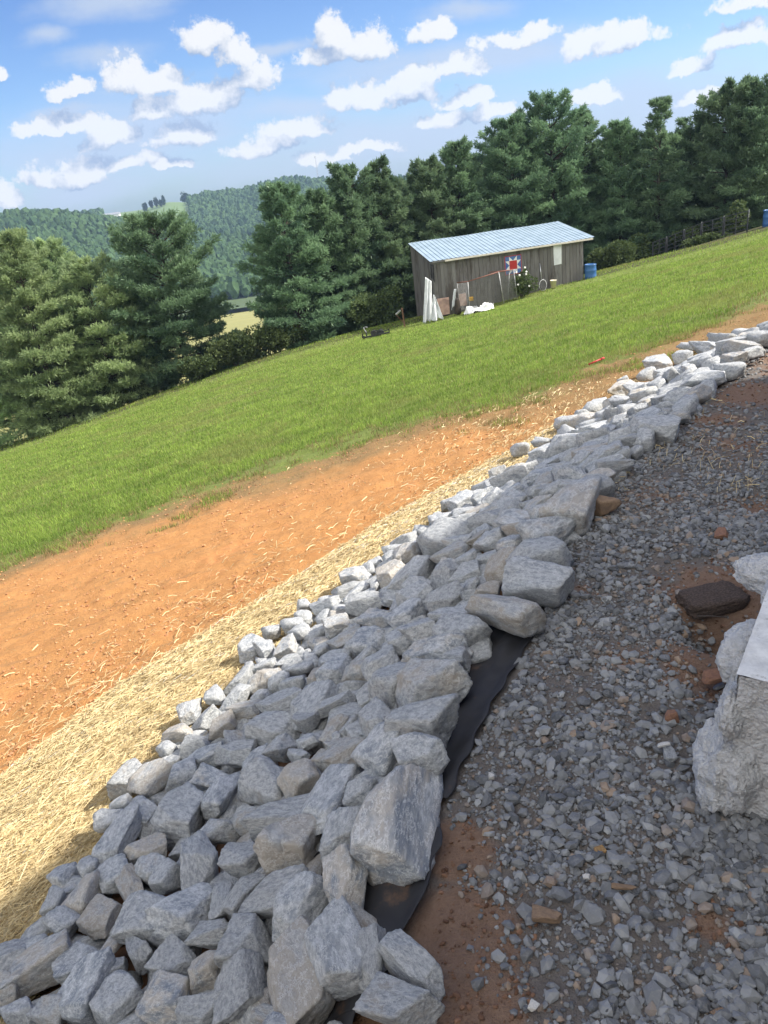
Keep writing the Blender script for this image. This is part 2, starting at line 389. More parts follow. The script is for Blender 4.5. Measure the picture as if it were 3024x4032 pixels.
def meadow(x, y):
    a = np.arctan2(x, y); r = np.hypot(x, y)
    A0, A1 = [math.atan2(*ray(u, 800)[:2]) for u in (392, 640)]
    m = ((a > A0) & (a < A1+.03) & (r > 715+ (a-A0)/(A1-A0)*60) & (r < 1100)).astype(float)
    A2, A3 = [math.atan2(*ray(u, 840)[:2]) for u in (655, 740)]
    return np.maximum(m, ((a > A2) & (a < A3) & (r > 715) & (r < 745)).astype(float))
X, Y, Fa = polar_grid(np.radians(np.arange(-70, 70.1, .4)), np.concatenate([np.arange(300, 1120, 7), 1120*1.1**np.arange(1, 4)]))
hl = npmesh('hills', np.stack([X, Y, hillz(X, Y)-.4], 1), Fa, mH, smooth=True, attrs={'meadow': ('POINT', meadow(X, Y))})
tag(hl, kind='structure')

def ico(sub):
    bm = bmesh.new(); bmesh.ops.create_icosphere(bm, subdivisions=sub, radius=1)
    V = np.array([v.co[:] for v in bm.verts]); Fc = np.array([[v.index for v in f.verts] for f in bm.faces]); bm.free(); return V, Fc
I2 = ico(2); I3 = ico(3); I4 = ico(4); I5 = ico(5)
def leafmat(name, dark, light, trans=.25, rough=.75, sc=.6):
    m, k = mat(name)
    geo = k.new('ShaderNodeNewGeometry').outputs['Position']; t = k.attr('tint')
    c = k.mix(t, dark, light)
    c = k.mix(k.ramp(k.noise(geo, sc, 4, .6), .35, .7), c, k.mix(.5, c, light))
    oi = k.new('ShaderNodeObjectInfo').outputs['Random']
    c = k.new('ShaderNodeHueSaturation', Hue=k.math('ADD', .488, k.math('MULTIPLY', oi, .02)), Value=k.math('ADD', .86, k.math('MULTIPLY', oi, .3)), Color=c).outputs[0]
    p = k.new('ShaderNodeBsdfPrincipled', Base_Color=c, Roughness=rough); k.set(p.inputs['Specular IOR Level'], .25)
    if trans:
        tr = k.new('ShaderNodeBsdfTranslucent', Color=c); ms = k.new('ShaderNodeMixShader', _0=trans, _1=p.outputs[0], _2=tr.outputs[0]); finish(k, ms)
    else: finish(k, p)
    return m
mWood = leafmat('woods_foliage', (.018, .04, .018), (.05, .085, .03), 0, 1, .02)
# broadleaf crowns of the far woods: nobody could count them
cx_, cy_ = [], []
for _ in range(80000):
    r = math.sqrt(rng.uniform(215**2, 930**2)); a = rng.uniform(rad(-38), rad(38))
    if a > rad(1) and rng.random() < .85: continue
    if a < rad(-32) and rng.random() < .6: continue
    cx_.append(r*math.sin(a)); cy_.append(r*math.cos(a))
cx_ = np.array(cx_); cy_ = np.array(cy_); mm = meadow(cx_, cy_) < .5
rr = np.hypot(cx_, cy_); mm &= (rr < 655) | (rr > 700); mm &= (rr > 350)
cell = {}; keep = []
for i in range(len(cx_)):
    if not mm[i]: continue
    kx, ky = int(cx_[i]//3.3), int(cy_[i]//3.3)
    if (kx, ky) in cell: continue
    cell[(kx, ky)] = 1; keep.append(i)
keep = np.array(keep); cx_ = cx_[keep]; cy_ = cy_[keep]; cz_ = np.where(np.hypot(cx_, cy_) < 345, terr(cx_, cy_)-.5, hillz(cx_, cy_))
V0, F0_ = I2; var = []
for i in range(10):
    d = 1+.5*fbm((V0[:, 0]+i*9, V0[:, 1]+3, V0[:, 2]), 2.3, 3)+rng.normal(0, .15, len(V0)); var.append(V0*d[:, None])
Vs, Fs, Ts = [], [], []
for i in range(len(cx_)):
    R = rng.uniform(1.4, 3.0); h = R*rng.uniform(1.0, 1.6); a = rng.uniform(0, 6.3); v = var[i % 10]
    x = v[:, 0]*math.cos(a)-v[:, 1]*math.sin(a); y = v[:, 0]*math.sin(a)+v[:, 1]*math.cos(a)
    Vs.append(np.stack([cx_[i]+x*R, cy_[i]+y*R, cz_[i]+h*.9+v[:, 2]*h], 1)); Fs.append(F0_+i*len(V0)); Ts.append(np.full(len(F0_), rng.random()))
wd = npmesh('woodland', np.concatenate(Vs), np.concatenate(Fs), mWood, attrs={'tint': ('FACE', np.concatenate(Ts))})
tag(wd, 'dense broadleaf woodland covering the far blue-green hills', 'woodland', kind='stuff')

# ------------------------------------------------------------------ trees
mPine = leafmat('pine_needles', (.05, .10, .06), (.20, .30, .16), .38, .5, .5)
mPineL = leafmat('pine_needles_light', (.14, .22, .10), (.42, .54, .26), .5, .5, .5)  # paler needles of the left pines, lightened further to carry sunlight in the colour
mBush = leafmat('bush_leaves', (.035, .06, .022), (.10, .135, .05), .25, .7, .8)
mOak = leafmat('broadleaf_leaves', (.022, .045, .016), (.06, .095, .03), .2, .7, .8)
mBark = simple('bark', (.07, .055, .045), .9, alt=(.035, .028, .024), scale=5, bump=.6)
def tufts(P, D, size, rg, nb=11, wid=.10):
    """needle tufts: nb thin blades fanning out from each point P along D"""
    n_ = len(P); D = D/np.linalg.norm(D, axis=1, keepdims=True)
    P = np.repeat(P, nb, 0); D = np.repeat(D, nb, 0); sz = np.repeat(size, nb)*rg.uniform(.6, 1.15, n_*nb)
    q = rg.normal(0, 1, (n_*nb, 3)); d = D*.75+q*.48; d /= np.linalg.norm(d, axis=1, keepdims=True)
    w = np.cross(d, rg.normal(0, 1, (n_*nb, 3))); w /= np.linalg.norm(w, axis=1, keepdims=True)+1e-9
    P = P+q*(sz[:, None]*.12); W_ = w*(sz*wid)[:, None]
    V = np.stack([P-W_*.6, P+d*(sz*.55)[:, None]-W_, P+d*sz[:, None], P+d*(sz*.55)[:, None]+W_], 1).reshape(-1, 3)
    Fq = np.arange(n_*nb*4).reshape(-1, 4); return V, Fq
def pine_data(H, R, seed, round_=.5, lean=0, sparse=1.0, base=.06, needle=.215):
    """trunk MB, tuft verts/faces/tints for a white pine of height H and crown radius R"""
    rg = np.random.default_rng(seed); tr = MB(); pts = []
    for i in range(9):
        f = i/8; pts.append(Vector((math.sin(seed+f*3)*.12*f*H/10+lean*f*f*H, math.cos(seed*2+f*4)*.1*f*H/10, H*.97*f)))
    for i in range(8): tr.tube(pts[i], pts[i+1], .017*H*(1-i/8.2)+.012, .017*H*(1-(i+1)/8.2)+.012, k=8, cap=False)
    def axis(z):
        f = min(max(z/(H*.97), 0), .999)*8; i = int(f); return pts[i].lerp(pts[i+1], f-i)
    TP, TD, TS, TT = [], [], [], []
    z = base*H
    while z < H*.985:
        f = z/H; cone = min(1, (1-f)/.85)**.80; ell = math.sqrt(max(0, 1-(max(f-.3, 0)/.72)**2))
        env = R*(cone*(1-round_)+ell*round_)*(1 if f > .3 else .82+.6*f)
        nbr = rg.integers(5, 8); a0 = rg.uniform(0, 6.3)
        for b in range(nbr):
            if rg.random() > sparse: continue
            a = a0+b*2*PI/nbr+rg.uniform(-.35, .35); L = max(.3, env*rg.uniform(.6, 1.16)*(1.18 if b == 0 else 1)); up = -.05+1.0*f**1.6+rg.uniform(-.12, .15)
            o = axis(z); bp = [o]; hd = Vector((math.cos(a), math.sin(a), 0)); nseg = 4
            for s in range(1, nseg+1):
                g = s/nseg; bp.append(o+hd*(L*g)+Vector((0, 0, L*(up*g*.75+.16*g*g-.10*g))))
            rad0 = .006*H*(L/R)*.8+.008
            for s in range(nseg): tr.tube(bp[s], bp[s+1], rad0*(1-s/nseg)+.006, rad0*(1-(s+1)/nseg)+.006, k=4, cap=False)
            nt = int(18+70*L/2.2)
            side = Vector((-hd.y, hd.x, 0)); btint = np.clip(rg.normal(.45, .22), 0, 1)
            for q in range(nt):
                g = rg.uniform(.22, 1)**.62; i = min(int(g*nseg), nseg-1); p = bp[i].lerp(bp[i+1], g*nseg-i)
                lat = rg.normal(0, 1)*L*.17*(1.25-g*.7); p = p+side*lat+Vector((0, 0, rg.normal(.03, .075)*(.5+L*.2)))
                dd = hd*(.6+.5*g)+side*(lat/L*1.6)+Vector((0, 0, .55+.5*up))
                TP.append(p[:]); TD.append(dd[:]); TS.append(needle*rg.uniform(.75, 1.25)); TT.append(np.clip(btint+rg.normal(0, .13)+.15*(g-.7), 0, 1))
        z += (.26+.30*rg.random())*(H/11)**.5
    for q in range(14):
        TP.append((axis(H*.97)+Vector((rg.normal(0, .1), rg.normal(0, .1), rg.uniform(-.4, .12))))[:]); TD.append((rg.normal(0, .2), rg.normal(0, .2), 1)); TS.append(needle); TT.append(.5)
    V, Fq = tufts(np.array(TP), np.array(TD), np.array(TS), rg)
    return tr, V, Fq, np.repeat(np.array(TT), 11)
def pine(name, loc, H, R, seed, label, group, m=None, **kw):
    o = empty(name, loc, (seed*1.7) % 6.28); tag(o, label, 'tree', group)
    tr, V, Fq, T = pine_data(H, R, seed, **kw)
    tr.build('trunk', mBark, o, smooth=True, recalc=False)
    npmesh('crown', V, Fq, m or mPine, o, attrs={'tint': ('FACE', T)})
    return o
FRONT = [  # u, v of the top, distance Y, half width px, roundness, label
 (-130, 930, 41, 210, .4, 'pale green pine cut off by the left edge of the photo'),
 (15, 893, 40, 215, .3, 'light yellow-green pine at far left, boughs hanging over the lawn'),
 (165, 920, 46, 170, .5, 'pale pine rising behind the two leftmost pines'),
 (310, 1012, 41.5, 225, .35, 'silvery green pine on the left spreading down to the lawn edge'),
 (612, 866, 42.5, 205, .95, 'broad round-topped pine standing alone between the left group and the valley gap'),
 (470, 1020, 46, 120, .6, 'narrow pine tucked behind the left shoulder of the round-topped pine'),
 (1088, 706, 42.5, 212, .25, 'tall dark pine right of the valley gap with boughs sweeping low to the left'),
 (1235, 740, 44, 150, .4, 'dark pine just right of the tall one beside the valley gap'),
 (1345, 636, 45, 150, .55, 'pine with a bushy top between the valley gap and the shed'),
 (1480, 628, 46, 150, .5, 'pine left of the shed, its narrow top level with its left neighbour'),
 (1675, 606, 47, 150, .4, 'pine rising behind the left end of the shed roof'),
 (1795, 545, 48, 150, .5, 'pine behind the shed with a rounded top lower than the one on its right'),
 (2005, 446, 49, 178, .7, 'dense pine behind the middle of the shed roof'),
 (2168, 374, 50, 185, .9, 'tallest broad pine directly behind the right half of the shed'),
 (2300, 414, 51, 130, .35, 'slim pine close against the right side of the tallest broad pine'),
 (2445, 462, 49, 150, .35, 'pointed pine right of the shed above the blue barrel'),
 (2602, 366, 48, 128, .3, 'thin open pine with a separate tufted top and sky showing between its boughs'),
 (2725, 432, 50, 130, .5, 'low dark pine just right of the thin open pine'),
 (2885, 322, 48, 185, .6, 'large dark pine behind the black panel fence'),
 (3030, 306, 47, 180, .6, 'dark pine cut by the right edge of the photo above the blue barrel'),
 (3230, 330, 47, 190, .5, 'dark pine just past the right edge'),
]
for i, (u, v, Yd, hw, rd, lab) in enumerate(FRONT):
    p = at(u, v, Yd); z0 = zt(p.x, p.y)-.15; dist = (p-Vector((0, 0, EYE))).dot(F0)
    if 3200 < u: continue
    if i == 3: kw = dict(lean=-.02)
    elif 'thin open' in lab: kw = dict(sparse=.62)
    else: kw = {}
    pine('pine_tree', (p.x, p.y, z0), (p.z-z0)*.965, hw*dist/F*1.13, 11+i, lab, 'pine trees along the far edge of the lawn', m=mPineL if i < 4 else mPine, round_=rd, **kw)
BACK = [(130, 1090, 50), (1190, 860, 52), (1420, 760, 53), (1600, 720, 54), (1720, 700, 52), (1900, 620, 56), (2080, 560, 57), (2240, 540, 57), (2400, 590, 56), (2540, 560, 56), (2680, 560, 55), (2800, 500, 56), (2960, 470, 55)]
tr, V, Fq, T = pine_data(10, 2.7, 99, round_=.6); trm = tr.build('trunk', mBark, None, smooth=True, recalc=False); crm = npmesh('crown', V, Fq, mPine, None, attrs={'tint': ('FACE', T)})
first = True
for i, (u, v, Yd) in enumerate(BACK):
    p = at(u, v, Yd); z0 = zt(p.x, p.y)-.1
    o = empty('pine_tree', (p.x, p.y, z0), i*1.3); s = (p.z-z0)/10; o.scale = (s*1.15, s*1.15, s)
    tag(o, ['first', 'second', 'third', 'fourth', 'fifth', 'sixth', 'seventh', 'eighth', 'ninth', 'tenth', 'eleventh', 'twelfth', 'thirteenth', 'fourteenth'][i]+' from the left of the dark half-hidden pines behind the front row', 'tree', 'pine trees of the second row')
    for q in (trm, crm):
        c_ = q if first else q.copy()
        if not first: COL.objects.link(c_)
        c_.parent = o
    first = False

def leafball(name, loc, rx, ry, rz, n_, m, label, cat, size=.09, group=None, seed=1, stems=5, lumps=9):
    rg = np.random.default_rng(seed); o = empty(name, loc); tag(o, label, cat, group)
    st_ = MB()
    C = rg.normal(0, .42, (lumps, 3))*[rx, ry, rz]; C[:, 2] = np.abs(C[:, 2])+rz*.55; Rr = rg.uniform(.35, .6, lumps)
    for i in range(stems): st_.tube((rg.uniform(-.1, .1)*rx, rg.uniform(-.1, .1)*ry, -.1), tuple(C[i % lumps]), .02*rz+.006, .008, k=5)
    st_.build('trunk' if cat == 'tree' else 'stem', mBark, o, recalc=False)
    w = rg.integers(0, lumps, n_); d = rg.normal(0, 1, (n_, 3)); d /= np.linalg.norm(d, axis=1, keepdims=True)
    P = C[w]+d*(Rr[w]*rg.uniform(.45, 1.05, n_)**.5)[:, None]*[rx, ry, rz]
    P[:, 2] = np.maximum(P[:, 2], .03)
    V, Fq = tufts(P, d+[0, 0, .3], np.full(n_, size), rg, nb=4, wid=.32)
    tt = np.repeat(np.clip(rg.random(lumps)[w]*.6+rg.random(n_)*.5, 0, 1), 4)
    npmesh('crown' if cat == 'tree' else 'foliage', V, Fq, m, o, attrs={'tint': ('FACE', tt)})
    return o
BUSH = [(940, 1440, 40, 1.5, 1.1, 'olive shrub at the lawn edge below the valley gap'), (1065, 1400, 40.5, 1.5, 1.0, 'low greyish shrub at the foot of the tall dark pine beside the valley gap'),
        (800, 1530, 39.5, 1.3, .8, 'shrub to the right of the trunk of the round-topped pine'), (250, 1690, 41, 1.6, 1.0, 'dark undergrowth bush below the pines on the left'),
        (480, 1600, 41, 1.6, 1.2, 'dark undergrowth bush left of the trunk of the round-topped pine'), (1480, 1290, 42, 1.6, 1.2, 'dark undergrowth bush behind the black trailer frame'),
        (2400, 1035, 44, 1.3, .9, 'bright tipped bush to the right of the blue barrel by the shed'), (2540, 985, 46.5, 1.3, .9, 'bush at the low end of the black panel fence'),
        (2710, 950, 46, 1.2, .9, 'leafy weeds behind the middle of the black panel fence')]
for i, (u, v, Yd, rx, rz_, lab) in enumerate(BUSH):
    p = at(u, v, Yd); leafball('bush', (p.x, p.y, zt(p.x, p.y)), rx, rx*.7, rz_, 1500, mBush, lab, 'bush', .16, 'bushes along the lawn edge', 40+i)
for i, (u, v, Yd, rx, H, lab) in enumerate([(885, 1035, 120, 5.5, 9, 'round dark broadleaf tree beyond the valley gap'), (950, 1180, 100, 3.0, 3.6, 'brownish thicket beyond the valley gap below the round dark tree'),
        (860, 1250, 95, 3.2, 3.4, 'grey-green thicket beyond the valley gap beside the round-topped pine'), (1010, 1130, 130, 4, 4.5, 'small pale tree beside the white building in the valley')]):
    p = at(u, v, Yd); z0 = zt(p.x, p.y); o = leafball('broadleaf_tree', (p.x, p.y, z0), rx, rx*.8, H*.55, 2600, mOak if i == 0 else mBush, lab, 'tree', .8 if i == 0 else .5, None, 70+i, 5, 12)
# small trees standing out on the ridge
for i, (u, v, dst, h) in enumerate([(560, 790, 880, 9), (568, 787, 880, 11), (592, 783, 880, 11), (609, 775, 880, 15), (627, 776, 880, 11), (640, 770, 880, 12), (735, 760, 905, 15), (720, 760, 905, 10)]):
    x, y, z = ray(u, v); q = math.hypot(x, y); x, y = x/q*dst, y/q*dst
    o = leafball('ridge_tree', (x, y, float(hillz(np.array([x]), np.array([y]))[0])), h*.11 if i < 6 else h*.35, h*.11, h*.42, 200, mWood, ['first', 'second', 'third', 'fourth', 'fifth', 'sixth', 'eighth', 'seventh'][i]+' small tree from the left on the skyline of the far ridge', 'tree', 1.3, 'trees on the far ridge', 90+i, 3, 5)
mWhite = simple('white_paint', (.75, .75, .73), .6, var=.05)
mGrey = simple('galvanised', (.45, .46, .47), .5, .6, var=.1)
# mast and far buildings
x, y, z = ray(1252, 700); q = math.hypot(x, y); x, y = x/q*905, y/q*905; z0 = float(hillz(np.array([x]), np.array([y]))[0])
o = empty('radio_mast', (x, y, z0)); tag(o, 'thin grey radio mast standing on the far ridge above the pines', 'mast')
m_ = MB(); htop = EYE+905*ray(1250, 617)[2]/math.hypot(*ray(1250, 617)[:2])-z0
for a in (0, 2.1, 4.2): m_.tube((math.cos(a)*.5, math.sin(a)*.5, 0), (math.cos(a)*.4, math.sin(a)*.4, htop), .14, .1, 5)
for j in range(14): m_.box((0, 0, htop*j/14), (.9, .9, .12))
m_.build('lattice', mGrey, o); MB().box((0, 0, htop), (1.6, .8, 1.2)).build('antenna', mWhite, o)
def farhouse(u, v, dst, w, h, label, onhill=True):
    x, y, z = ray(u, v); q = math.hypot(x, y); x, y = x/q*dst, y/q*dst
    z0 = float(hillz(np.array([x]), np.array([y]))[0]) if onhill else zt(x, y)
    o = empty('farm_building', (x, y, z0)); tag(o, label, 'building')
    MB().box((0, 0, h/2), (w, w*.45, h)).build('wall', mWhite, o)
    MB().add([(-w*.53, -w*.27, h), (w*.53, -w*.27, h), (w*.53, w*.27, h), (-w*.53, w*.27, h), (-w*.53, 0, h*1.45), (w*.53, 0, h*1.45)], [(0,1,5,4), (2,3,4,5), (0,4,3), (1,2,5), (0,3,2,1)]).build('roof', mGrey, o)
farhouse(432, 815, 870, 16, 3.5, 'long low white building on the far ridge beside the green field')
farhouse(702, 846, 735, 5, 3.5, 'tiny white house in the clearing on the wooded hillside')
farhouse(958, 1144, 150, 2.6, .6, 'low white building down in the valley seen through the gap in the pines', False)

# ------------------------------------------------------------------ the shed
th = rad(8); fx = Vector((math.cos(th), math.sin(th), 0)); dx = Vector((-math.sin(th), math.cos(th), 0))
FL = at(1699, 1036, 38.0); FL.z = 0; ZF, ZB = at(1699, 1031, 38.0).z, at(1590, 968, 42.2).z+.03
LEN, DEP = 7.62, 4.25
def shed(a, b, z): return FL+fx*a+dx*b+Vector((0, 0, z))
nrm = -dx
def wallpt(u, v, off=0.0):
    """world point on the front wall plane seen at u,v; off = metres in front of it"""
    r = Vector(ray(u, v)); o = Vector((0, 0, EYE)); q = FL+nrm*off
    t = (q-o).dot(nrm)/r.dot(nrm); return o+r*t
def zc(x, y): return 1500+.6028*x, 800+.6028*y
mBoard, k = mat('weathered_boards')
tco = k.new('ShaderNodeTexCoord').outputs['Object']; t = k.attr('tint')
g = k.noise(k.vec('MULTIPLY', tco, (9, 9, .9)), 3, 6, .7)
c = k.mix(g, (.07, .068, .066), (.26, .25, .24)); c = k.mix(k.math('MULTIPLY', t, .75), c, (.09, .082, .076))
c = k.mix(k.ramp(k.noise(k.vec('MULTIPLY', tco, (2.5, 2.5, .5)), 1.1, 6, .7), .5, .66), c, (.075, .065, .058))
finish(k, k.new('ShaderNodeBsdfPrincipled', Base_Color=c, Roughness=.9, Normal=k.bump(g, .5, .01)))
mBlack = simple('black_interior', (.012, .012, .012), .9)
shed_o = empty('wooden_shed', (FL.x, FL.y, zt(FL.x, FL.y)))
tag(shed_o, 'long weathered grey board shed with a ribbed metal roof before the pines', 'shed')
base = Vector(shed_o.location)
def boards(name, A, B, ztA, ztB, out):
    m_ = MB(); L = (B-A).length; d = (B-A).normalized(); x = 0; tt = []
    ang = math.atan2(d.y, d.x)
    while x < L-.02:
        w = min(rng.uniform(.14, .24), L-x); c_ = A+d*(x+w/2)+out*rng.uniform(0, .02)
        zt_ = ztA+(ztB-ztA)*(x+w/2)/L; zb = zt(c_.x, c_.y)-.15+rng.uniform(0, .1)
        if name == 'left' : zb += .16
        m_.box((c_.x-base.x, c_.y-base.y, (zt_+zb)/2-base.z), (w-rng.uniform(.006, .02), .025, zt_-zb), rz=ang, ry=rng.normal(0, .002))
        tt += [rng.random()]*6; x += w
    o = m_.build('wall', mBoard, shed_o); at_ = o.data.attributes.new('tint', 'FLOAT', 'FACE'); at_.data.foreach_set('value', np.array(tt, dtype=np.float32)); return o
boards('front', shed(0, 0, 0), shed(LEN, 0, 0), ZF, ZF, nrm)
boards('left', shed(0, DEP, 0), shed(0, 0, 0), ZB, ZF, -fx)
boards('right', shed(LEN, 0, 0), shed(LEN, DEP, 0), ZF, ZB, fx)
boards('back', shed(LEN, DEP, 0), shed(0, DEP, 0), ZB, ZB, dx)
# corner posts
for a, b, z1 in ((.05, .07, ZF), (LEN-.05, .07, ZF), (.05, DEP-.07, ZB), (LEN-.05, DEP-.07, ZB)):
    p = shed(a, b, 0); zb = zt(p.x, p.y)-.3
    MB().box((p.x-base.x, p.y-base.y, (z1+zb)/2-base.z), (.1, .1, z1-zb-.02), rz=th).build('corner_post', mBoard, shed_o)
mRoof = simple('galvanised_roof', (.34, .43, .51), .5, .25, alt=(.26, .34, .41), scale=1.5)
OFR, OR, OL, OB = .16, .42, .10, .08
slope = (ZB-ZF)/DEP; prof = []; x = -OL
while x < LEN+OR-.01:
    prof += [(x, 0), (x+.15, 0), (x+.168, .022), (x+.20, .022)]; x += .218
prof.append((LEN+OR, 0)); m_ = MB(); vs = []
for b in (-OFR, DEP+OB):
    for a, h in prof:
        w_ = .012*math.sin(a*1.7)+(.03 if False else 0); q = shed(a, b, ZF+.05+slope*b+h+w_)-base; vs.append(q)
kk = len(prof); vs2 = [v-Vector((0, 0, .004)) for v in vs]
m_.add(vs, [(i, i+1, kk+i+1, kk+i) for i in range(kk-1)]); m_.add(vs2, [(i, kk+i, kk+i+1, i+1) for i in range(kk-1)])
m_.build('roof', mRoof, shed_o, recalc=False)
mCream = simple('cream_trim', (.62, .58, .50), .6, var=.08)
def sbox(name, a0, a1, b0, b1, z0, z1, m, slp=0):
    P = [shed(a, b, z+slp*b)-base for a in (a0, a1) for b in (b0, b1) for z in (z0, z1)]
    return MB().add(P, [(0,1,3,2),(4,6,7,5),(0,4,5,1),(2,3,7,6),(0,2,6,4),(1,5,7,3)]).build(name, m, shed_o)
sbox('gutter', .62, LEN+OR+.02, -OFR-.07, -OFR+.012, ZF-.035+slope*-OFR, ZF+.035+slope*-OFR, mCream)
sbox('fascia', .0, LEN+OR-.01, -OFR+.02, -OFR+.045, ZF-.05, ZF+.02, mBoard)
for a in np.arange(.1, LEN+.3, .95): sbox('rafter', a, a+.05, -OFR+.05, DEP, ZF-.06, ZF+.035, mBoard, slope)
sbox('eave_board', 0, LEN, -.035, -.01, ZF-.14, ZF-.07, mBoard)
# covered window on the front wall
mCloth = simple('white_cloth', (.66, .68, .70), .8, alt=(.56, .58, .60), scale=4)
w4 = [wallpt(*zc(*q), .045) for q in ((1126, 275), (1134, 263), (1172, 258), (1179, 262), (1180, 396), (1131, 406))]
MB().slab([p-base for p in w4], dx*.03).build('window_cover', mCloth, shed_o)
w5 = [wallpt(*zc(*q), .03) for q in ((1118, 258), (1184, 250), (1186, 402), (1124, 412))]
MB().slab([p-base for p in w5], dx*.012).build('window_frame', mBoard, shed_o)

def place(name, p, label, cat, group=None, rz=0): return tag(empty(name, tuple(p), rz), label, cat, group)
# quilt-star board on the front wall
mR = simple('red_paint', (.42, .03, .03), .5, var=.06); mBl = simple('blue_paint', (.035, .10, .30), .5, alt=(.09, .17, .36), scale=14); mWh = simple('white_panel_paint', (.72, .72, .70), .5, var=.05)
qa, qb = wallpt(*zc(807, 350), .05), wallpt(*zc(916, 333), .05); qc = wallpt(*zc(808, 482), .05)
qw = (qb-qa).length; qh = (qa.z-qc.z)*.93
Q = place('quilt_board', (qa+fx*qw/2)-Vector((0, 0, qh)), 'painted board with a red, white and blue eight-pointed quilt star hung on the shed wall', 'sign')
def qp(a, b, off): return qa+fx*(a*qw)-Vector((0, 0, b*qh))+nrm*off-Vector(Q.location)
def qpoly(pts, off, m_): return m_.add([qp(a, b, off) for a, b in pts], [tuple(range(len(pts)))])
MB().slab([qp(a, b, -.012) for a, b in ((0,0),(1,0),(1,1),(0,1))], dx*.02).build('border', mR, Q)
g_ = [.035+.93*i/4 for i in range(5)]
mb = MB(); mw = MB(); mr = MB()
qpoly([(g_[0], g_[0]), (g_[4], g_[0]), (g_[4], g_[4]), (g_[0], g_[4])], -.008, mb)
qpoly([(g_[1], g_[1]), (g_[3], g_[1]), (g_[3], g_[3]), (g_[1], g_[3])], -.003, mr)
for s in range(4):
    def rot(a, b):
        for _ in range(s): a, b = 1-b, a
        return a, b
    qpoly([rot(g_[1], g_[0]), rot(g_[2], g_[1]), rot(g_[1], g_[1])], -.005, mw); qpoly([rot(g_[3], g_[0]), rot(g_[3], g_[1]), rot(g_[2], g_[1])], -.005, mw)
mb.build('blue_field', mBl, Q, recalc=False); mw.build('star_point', mWh, Q, recalc=False); mr.build('centre_square', mR, Q, recalc=False)

def drape(name, quad, label, cat, m, folds=5, amp=.05, out=None, group=None, seed=0, rough=.02):
    """cloth hanging between four points (top a,b, bottom b,a)"""
    a, b, c_, d_ = [Vector(q) for q in quad]; out = out or nrm; nu, nv = 40, 24; V = []
    r_ = np.random.default_rng(seed); ph = r_.uniform(0, 6, 3)
    for j in range(nv):
        g = j/(nv-1)
        for i in range(nu):
            f = i/(nu-1); p = (a.lerp(b, f)).lerp(d_.lerp(c_, f), g)
            V.append(p+out*(amp*(.35+g)*(math.sin(f*folds*6.28+ph[0]+g*1.3)+.5*math.sin(f*folds*11+ph[1]-g*3))+rough*r_.normal())+Vector((0, 0, -.04*math.sin(f*9+ph[2])*g)))
    Fq = [(j*nu+i, j*nu+i+1, (j+1)*nu+i+1, (j+1)*nu+i) for j in range(nv-1) for i in range(nu-1)]
    o0 = d_.lerp(c_, .5); me = bpy.data.meshes.new(name); me.from_pydata([tuple(v-o0) for v in V], [], Fq); me.polygons.foreach_set('use_smooth', [True]*len(Fq)); me.materials.append(m)
    o = bpy.data.objects.new(name, me); o.location = o0; COL.objects.link(o); s = o.modifiers.new('thick', 'SOLIDIFY'); s.thickness = .006
    return tag(o, label, cat, group)
W_ = lambda x, y, off=.3: wallpt(*zc(x, y), off)
drape('hanging_tarp', (W_(290, 482), W_(331, 510), W_(338, 765, .5), W_(275, 784, .5)), 'tall white tarp draped over the front left corner of the shed', 'tarp', mCloth, 2.3, .06, seed=1, rough=.006)
drape('hanging_tarp', (W_(340, 598, .6), W_(350, 600, .6), W_(406, 752, .9), W_(316, 770, .9)), 'white tarp spread in a triangle on the ground right of the taller hanging tarp', 'tarp', mCloth, 1.8, .09, seed=2, rough=.006)
mDark = simple('dark_cloth', (.025, .025, .028), .9, alt=(.05, .05, .05))
drape('dark_jacket', (W_(318, 398, .12), W_(345, 402, .12), W_(350, 515, .14), W_(322, 470, .14)), 'black cloth hanging from the front left corner of the shed', 'cloth', mDark, 2, .03, seed=3, rough=.004)
mPly = simple('plywood', (.32, .22, .17), .8, alt=(.24, .16, .13), scale=5)
def sheet(name, pts, label, cat, m, t=.02, off=.25):
    P = [W_(x, y, off+.02) for x, y in pts]; P[0] -= nrm*.15; P[1] -= nrm*.15; o0 = P[3].copy()
    return tag(MB().slab([p-o0 for p in P], dx*t).build(name, m), label, cat), o0
for nm_, pts, lab, cat in (('plywood_sheet', ((372, 628), (449, 616), (451, 722), (372, 738)), 'pinkish plywood sheet leaning on the shed beside the white tarps', 'board'),
                           ('plywood_sheet', ((514, 596), (560, 590), (562, 668), (516, 672)), 'small plywood sheet leaning behind the left post of the wire kennel', 'board')):
    o, o0 = sheet(nm_, pts, lab, cat, mPly); o.location = o0
b0 = hit(*zc(505, 712)); b0.y = min(b0.y, wallpt(*zc(505, 712), .7).y)
s_ = place('dark_stump', wallpt(*zc(503, 722), .6), 'dark weathered stump standing under the white rag by the shed', 'stump')
MB().lathe([(0, 0), (.17, 0), (.15, .3), (.13, .62), (.11, .72), (0, .74)]).build('log', mBark, s_, True); MB().box((.02, .03, .85), (.05, .05, .3), ry=.1).build('broken_stake', mBark, s_)
drape('white_rag', (W_(478, 562, .75), W_(492, 560, .75), W_(486, 640, .8), W_(460, 700, .8)), 'pale rag hung over the dark stump in front of the shed', 'cloth', mCloth, 2, .05, seed=5, rough=.01)
